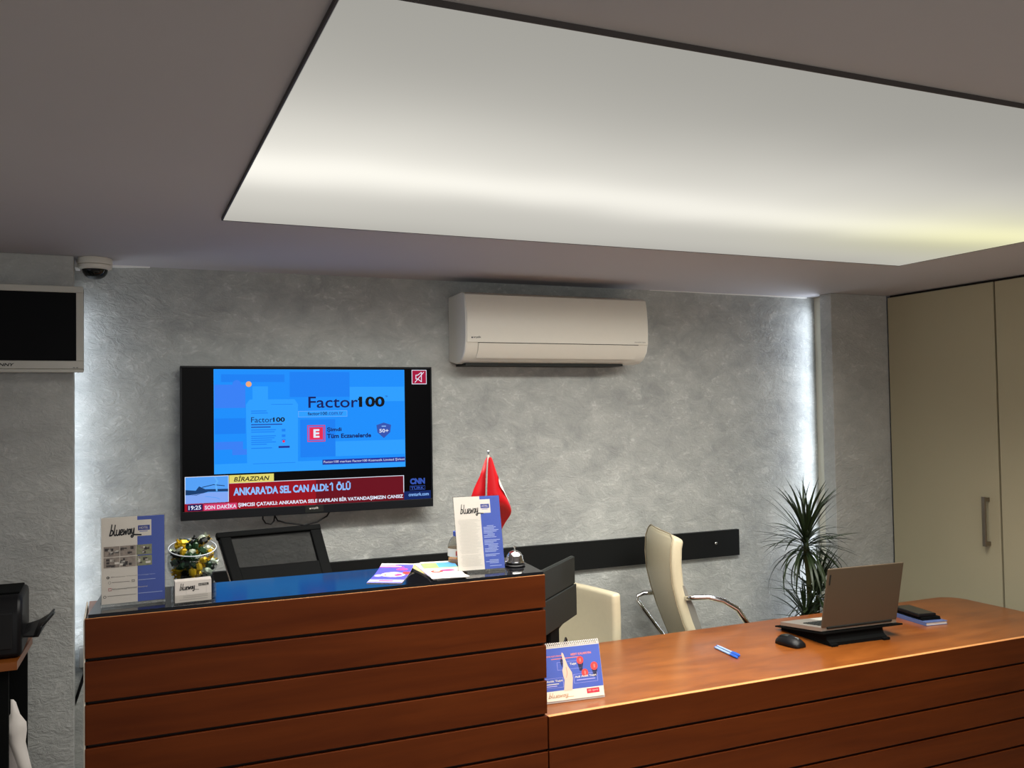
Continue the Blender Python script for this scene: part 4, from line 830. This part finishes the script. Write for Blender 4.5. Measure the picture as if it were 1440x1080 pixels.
def star_base(t, cx, cy, m, hz=0.46):
    b = B(); b.tube([(cx, cy, 0.09), (cx, cy, hz)], 0.025, 12); b.build('gas_column', CHROME if m is CHROME else BLACK, t, smooth=True, world=True)
    for i in range(5):
        a_ = 2 * math.pi * i / 5 + 0.3; ex, ey = cx + 0.27 * math.cos(a_), cy + 0.27 * math.sin(a_)
        b = B(); b.tube([(cx, cy, 0.10), (ex, ey, 0.065)], [0.022, 0.014], 8); lg_ = b.build('base_leg', m, t, smooth=True, world=True)
        b = B(); b.tube([(ex - 0.01, ey, 0.028), (ex + 0.01, ey, 0.028)], 0.027, 14); b.build('caster', BLACK, lg_, smooth=True, world=True)
star_base(t, 0.52, 2.90, BLACK)

# ------------------------------------------------------------------ cream chair half hidden behind the monitor
t = thing('guest_chair', 'low cream leather chair half hidden behind the black monitor', 'chair', (1.745, 3.33, 0), R(13.4))
# local: +y along the width (towards the wall), -x is the way the sitter faces
b = B(); rows_ = []
for i in range(11):
    z = 0.52 + 0.385 * i / 10; xs = 0.012 * math.sin(math.pi * i / 10) + (0.905 - z) * -0.06
    rows_.append([(xs + 0.018 * (1 - (2 * j / 8 - 1) ** 2), -0.225 + 0.45 * j / 8, z) for j in range(9)])
b.sheet(rows_, 0.042); o = b.build('backrest', LEATHER, t, smooth='all'); md = o.modifiers.new('bev', 'BEVEL'); md.width = 0.014; md.segments = 4; md.limit_method = 'ANGLE'; md.angle_limit = R(50)
b = B(); b.box(-0.42, 0.0, -0.225, 0.225, 0.43, 0.50, 0.02, 3); b.build('seat', LEATHER, t, smooth=True)
for (sx, sy) in ((-1, -1), (-1, 1), (0, -1), (0, 1)):
    b = B(); b.tube([(sx * 0.38 - 0.02, sy * 0.19, 0.435), (sx * 0.40 - 0.02, sy * 0.20, 0.0)], 0.012, 10); b.build('leg', CHROME, t, smooth=True)

# ------------------------------------------------------------------ cream high-back swivel chair
t = thing('swivel_chair', 'cream leather high-back swivel chair with curved chrome armrests', 'chair', (2.172, 3.372, 0), R(-18))
pf = [(1.088, 0.000), (1.05, -0.012), (0.98, -0.016), (0.90, -0.010), (0.82, 0.008), (0.74, 0.032), (0.66, 0.062), (0.58, 0.095), (0.52, 0.125)]
b = B(); rows_ = []
for (z, x) in pf:
    hw = 0.203 if z > 1.07 else 0.211 if z > 1.03 else 0.213
    rows_.append([(x + 0.028 - 0.024 * (1 - (2 * j / 10 - 1) ** 2), -hw + 2 * hw * j / 10, z + (0.010 * (1 - (2 * j / 10 - 1) ** 4) if z > 1.07 else 0)) for j in range(11)])
b.sheet(rows_, 0.052); o = b.build('backrest', LEATHER, t, smooth='all'); md = o.modifiers.new('bev', 'BEVEL'); md.width = 0.016; md.segments = 4; md.limit_method = 'ANGLE'; md.angle_limit = R(50)
pipe = [(r_[0][0] - 0.030, r_[0][1] - 0.000, r_[0][2]) for r_ in rows_[::-1]] + [(p[0] - 0.020, p[1], p[2] + 0.010) for p in rows_[0][1:-1]] + [(r_[-1][0] - 0.030, r_[-1][1], r_[-1][2]) for r_ in rows_]
b = B(); b.tube(pipe, 0.0028, 6); b.build('piping', mat('dark_cream_piping', (150, 138, 112), 0.6), t, smooth='all')
b = B(); b.box(0.11, 0.56, -0.23, 0.23, 0.44, 0.53, 0.025, 3); b.build('seat', LEATHER, t, smooth=True)
for sy in (-1, 1):
    y = sy * 0.228
    b = B(); b.tube([(0.03, 0.225, 0.78), (0.07, 0.24, 0.785), (0.12, 0.245, 0.77), (0.15, 0.245, 0.73), (0.16, 0.24, 0.66), (0.15, 0.235, 0.57), (0.14, 0.2, 0.49)] if sy > 0 else [(0.045, y * 0.93, 0.845), (0.075, y, 0.850), (0.135, y, 0.850), (0.20, y, 0.832), (0.26, y, 0.795), (0.300, y, 0.735), (0.315, y * 0.96, 0.66), (0.305, y * 0.92, 0.57), (0.27, y * 0.85, 0.50), (0.22, y * 0.8, 0.47)], 0.0115, 12)
    ar = b.build('armrest', CHROME, t, smooth='all')
    b = B(); b.prism([(0.020, 0.90), (0.042, 0.895), (0.085, 0.80), (0.130, 0.66), (0.16, 0.50), (0.13, 0.50), (0.085, 0.66)], 'y', y * 0.90 - 0.004, y * 0.90 + 0.004); b.build('arm_bracket', mat('arm_bracket_grey', (126, 124, 116), 0.5, noise=0.02), ar)
# rear loop visible left of the backrest
b = B(); b.tube([(0.04, 0.235, 0.78), (-0.015, 0.262, 0.775), (-0.045, 0.262, 0.762), (-0.050, 0.255, 0.745), (-0.020, 0.25, 0.70), (0.03, 0.24, 0.63), (0.08, 0.22, 0.56)], 0.011, 12); b.build('rear_tube', CHROME, t, smooth='all')
cx, cy = 2.135 + 0.33 * math.cos(R(-18)), 3.315 + 0.33 * math.sin(R(-18))
b = B(); b.tube([(0.33, 0, 0.09), (0.33, 0, 0.445)], 0.025, 14); b.build('gas_column', CHROME, t, smooth=True)
for i in range(5):
    a_ = 2 * math.pi * i / 5; ex, ey = 0.33 + 0.27 * math.cos(a_), 0.27 * math.sin(a_)
    b = B(); b.tube([(0.33, 0, 0.10), (ex, ey, 0.065)], [0.022, 0.014], 8); lg_ = b.build('base_leg', CHROME, t, smooth=True)
    b = B(); b.tube([(ex - 0.01, ey, 0.028), (ex + 0.01, ey, 0.028)], 0.027, 14); b.build('caster', BLACK, lg_, smooth=True)

# ------------------------------------------------------------------ dracaena
PC = Vector((2.965, 3.345, 0.0))
t = thing('potted_plant', 'potted dragon tree with thin spiky leaves behind the desk', 'plant', PC)
b = B(); b.lathe([(0, 0.0), (0.11, 0.0), (0.115, 0.01), (0.145, 0.28), (0.150, 0.30), (0.138, 0.30), (0.132, 0.275), (0, 0.27)], n=36); b.build('pot', mat('anthracite_pot', (60, 60, 62), 0.5), t, smooth=True)
b = B(); b.lathe([(0.131, 0.272), (0.06, 0.278), (0, 0.28)], n=24); b.build('soil', mat('soil', (48, 36, 28), 0.95, noise=0.4, nscale=80), t)
bark = mat('cane_bark', (74, 76, 42), 0.8, noise=0.3, nscale=60, bump=0.3)
b = B(); b.tube([(0.005, 0, 0.27), (0.0, 0.0, 0.45), (0.006, 0, 0.65), (0.002, 0, 0.82), (-0.008, 0, 0.95), (-0.010, 0, 1.01)], [0.018, 0.015, 0.013, 0.012, 0.014, 0.010], 10); b.build('stem', bark, t, smooth='all')
b = B(); b.tube([(0.03, 0.02, 0.27), (0.045, 0.01, 0.45), (0.05, 0.0, 0.62), (0.045, -0.01, 0.74)], [0.014, 0.012, 0.011, 0.009], 10); b.build('stem', bark, t, smooth='all')
LEAF = mat('dracaena_leaf', (38, 52, 26), 0.45, noise=0.3, nscale=14); LEAF2 = mat('dracaena_leaf_dark', (26, 38, 20), 0.45, noise=0.3, nscale=14)
def leaf_mesh(L, el, droop, wd, m):
    me = bpy.data.meshes.new('leaf'); bm_ = bmesh.new(); n = 9; prev = None; x, z, a_ = 0.0, 0.0, el
    for i in range(n + 1):
        s_ = i / n; w_ = wd * (0.55 + 0.9 * s_ if s_ < 0.35 else 0.865 * (1 - ((s_ - 0.35) / 0.65) ** 1.6) + 0.02)
        row = [bm_.verts.new((x, -w_, z + w_ * 0.35)), bm_.verts.new((x, 0, z)), bm_.verts.new((x, w_, z + w_ * 0.35))]
        if prev: bm_.faces.new([prev[0], prev[1], row[1], row[0]]); bm_.faces.new([prev[1], prev[2], row[2], row[1]])
        prev = row; x += L / n * math.cos(a_); z += L / n * math.sin(a_); a_ -= droop / n
    bm_.to_mesh(me); bm_.free(); me.materials.append(m)
    for p in me.polygons: p.use_smooth = True
    return me
rd = random.Random(5)
def rosette(center, n, Lr, elr, dro, shrink=1.0, wd=0.0062):
    pool = [leaf_mesh(rd.uniform(*Lr), R(elr[0] + (elr[1] - elr[0]) * k / 11), R(rd.uniform(*dro) * (1.15 - 0.6 * k / 11)), wd * rd.uniform(0.8, 1.1), LEAF if k % 2 else LEAF2) for k in range(12)]
    for i in range(n):
        k = int(12 * i / n); k = min(11, max(0, k + rd.choice((-1, 0, 0, 1))))
        az = i * 2.39996 + rd.uniform(-0.5, 0.5)
        o = bpy.data.objects.new('leaf', pool[k]); COL.objects.link(o); o.parent = t
        dz = (i / n) * 0.09 - 0.045
        o.location = Vector(center) + Vector((0.008 * math.cos(az), 0.008 * math.sin(az), dz)); o.rotation_euler = (rd.uniform(-0.3, 0.3), rd.uniform(-0.15, 0.15), az)
rosette((-0.010, 0, 0.985), 132, (0.20, 0.30), (-22, 84), (25, 105), wd=0.0070)
rosette((0.045, -0.01, 0.745), 84, (0.17, 0.27), (-20, 82), (15, 80), wd=0.0070)
rosette((-0.04, -0.02, 0.64), 44, (0.17, 0.24), (0, 80), (20, 70), wd=0.007)

# everything standing on the slightly sloping glass top follows its slope
for o in list(COL.objects):
    if o.parent is None and o.get('category') and o.name.split('.')[0] in ('sign_holder', 'card_holder', 'glass_bowl', 'leaflet', 'table_flag', 'service_bell', 'small_bottle'):
        o.location.z += plate_z(o.location.y) - 1.170 + 0.0003
        o.rotation_euler = (Matrix.Rotation(math.atan(TILT), 3, 'X') @ Matrix.Rotation(o.rotation_euler.z, 3, 'Z')).to_euler()

# ------------------------------------------------------------------ left table, printer, papers
t = thing('printer_table', 'small table with orange wood top and black sides, far left', 'table', (-0.7, 3.27, 0))
b = B(); b.prism([(-1.15, 3.105), (-0.283, 3.105), (-0.268, 3.44), (-1.15, 3.44)], 'z', 0.876, 0.900); b.build('table_top', WTOP, t, world=True)
b = B(); b.box(-1.14, -0.308, 3.13, 3.15, 0.0, 0.875, 0.001); b.build('front_panel', BLACK2, t, world=True)
b = B(); b.box(-1.14, -0.280, 3.40, 3.42, 0.0, 0.875, 0.001); b.build('back_panel', BLACK2, t, world=True)
t = thing('printer', 'black desktop printer on the small left table', 'printer', (-0.5, 3.27, 0.900))
b = B(); b.prism([(3.15, 0.902), (3.40, 0.902), (3.40, 1.07), (3.385, 1.088), (3.19, 1.088), (3.165, 1.07), (3.15, 1.03)], 'x', -0.73, -0.274); o = b.build('housing', BLACK, t, world=True, smooth=True)
md = o.modifiers.new('bev', 'BEVEL'); md.width = 0.014; md.segments = 4; md.limit_method = 'ANGLE'; md.angle_limit = R(40)
b = B(); b.box(-0.70, -0.300, 3.143, 3.152, 0.93, 1.04, 0.003); b.build('front_recess', mat('recess_black', (6, 6, 8), 0.7, noise=0), t, world=True)
b = B(); b.box(-0.72, -0.285, 3.20, 3.37, 1.0885, 1.094, 0.002); b.build('scanner_lid', BLACK2, t, world=True)
tr = [[(-0.276, 3.18, 0.958), (-0.276, 3.26, 0.962), (-0.276, 3.34, 0.962)], [(-0.245, 3.18, 0.955), (-0.240, 3.26, 0.966), (-0.238, 3.34, 0.972)], [(-0.232, 3.16, 0.958), (-0.215, 3.26, 0.980), (-0.21, 3.34, 0.988)], [(-0.222, 3.16, 0.985), (-0.205, 3.26, 0.998), (-0.196, 3.34, 1.004)]]
b = B(); b.sheet(tr, 0.006); b.build('paper_tray', BLACK, t, world=True)
b = B(); b.sheet([[(-0.222, 3.17, 0.984), (-0.219, 3.21, 0.988)], [(-0.205, 3.17, 1.000), (-0.203, 3.21, 1.002)], [(-0.188, 3.17, 1.020), (-0.187, 3.21, 1.020)]], 0.003); b.build('tray_flap', BLACK, t, world=True)
pap = [[(-0.309, 3.20, 0.765), (-0.302, 3.205, 0.762), (-0.296, 3.21, 0.752)], [(-0.309, 3.20, 0.722), (-0.298, 3.20, 0.720), (-0.284, 3.205, 0.715)], [(-0.330, 3.19, 0.688), (-0.300, 3.19, 0.690), (-0.266, 3.20, 0.690)],
       [(-0.320, 3.19, 0.655), (-0.295, 3.19, 0.655), (-0.264, 3.195, 0.668)], [(-0.308, 3.19, 0.620), (-0.290, 3.19, 0.618), (-0.268, 3.20, 0.630)], [(-0.290, 3.18, 0.570), (-0.272, 3.185, 0.565), (-0.256, 3.19, 0.575)], [(-0.268, 3.18, 0.50), (-0.255, 3.18, 0.495), (-0.240, 3.19, 0.505)]]
b = B(); b.sheet(pap, 0.0012); tag(b.build('crumpled_paper', PAPER, smooth='all'), 'crumpled white paper sticking out of the left table side', 'paper')
tag(B().box(-0.345, -0.282, 3.24, 3.37, 0.0, 0.628, 0.004).build('paper_box', mat('pale_card', (190, 182, 178), 0.7)), 'pale cardboard box standing between the left table panels', 'box')
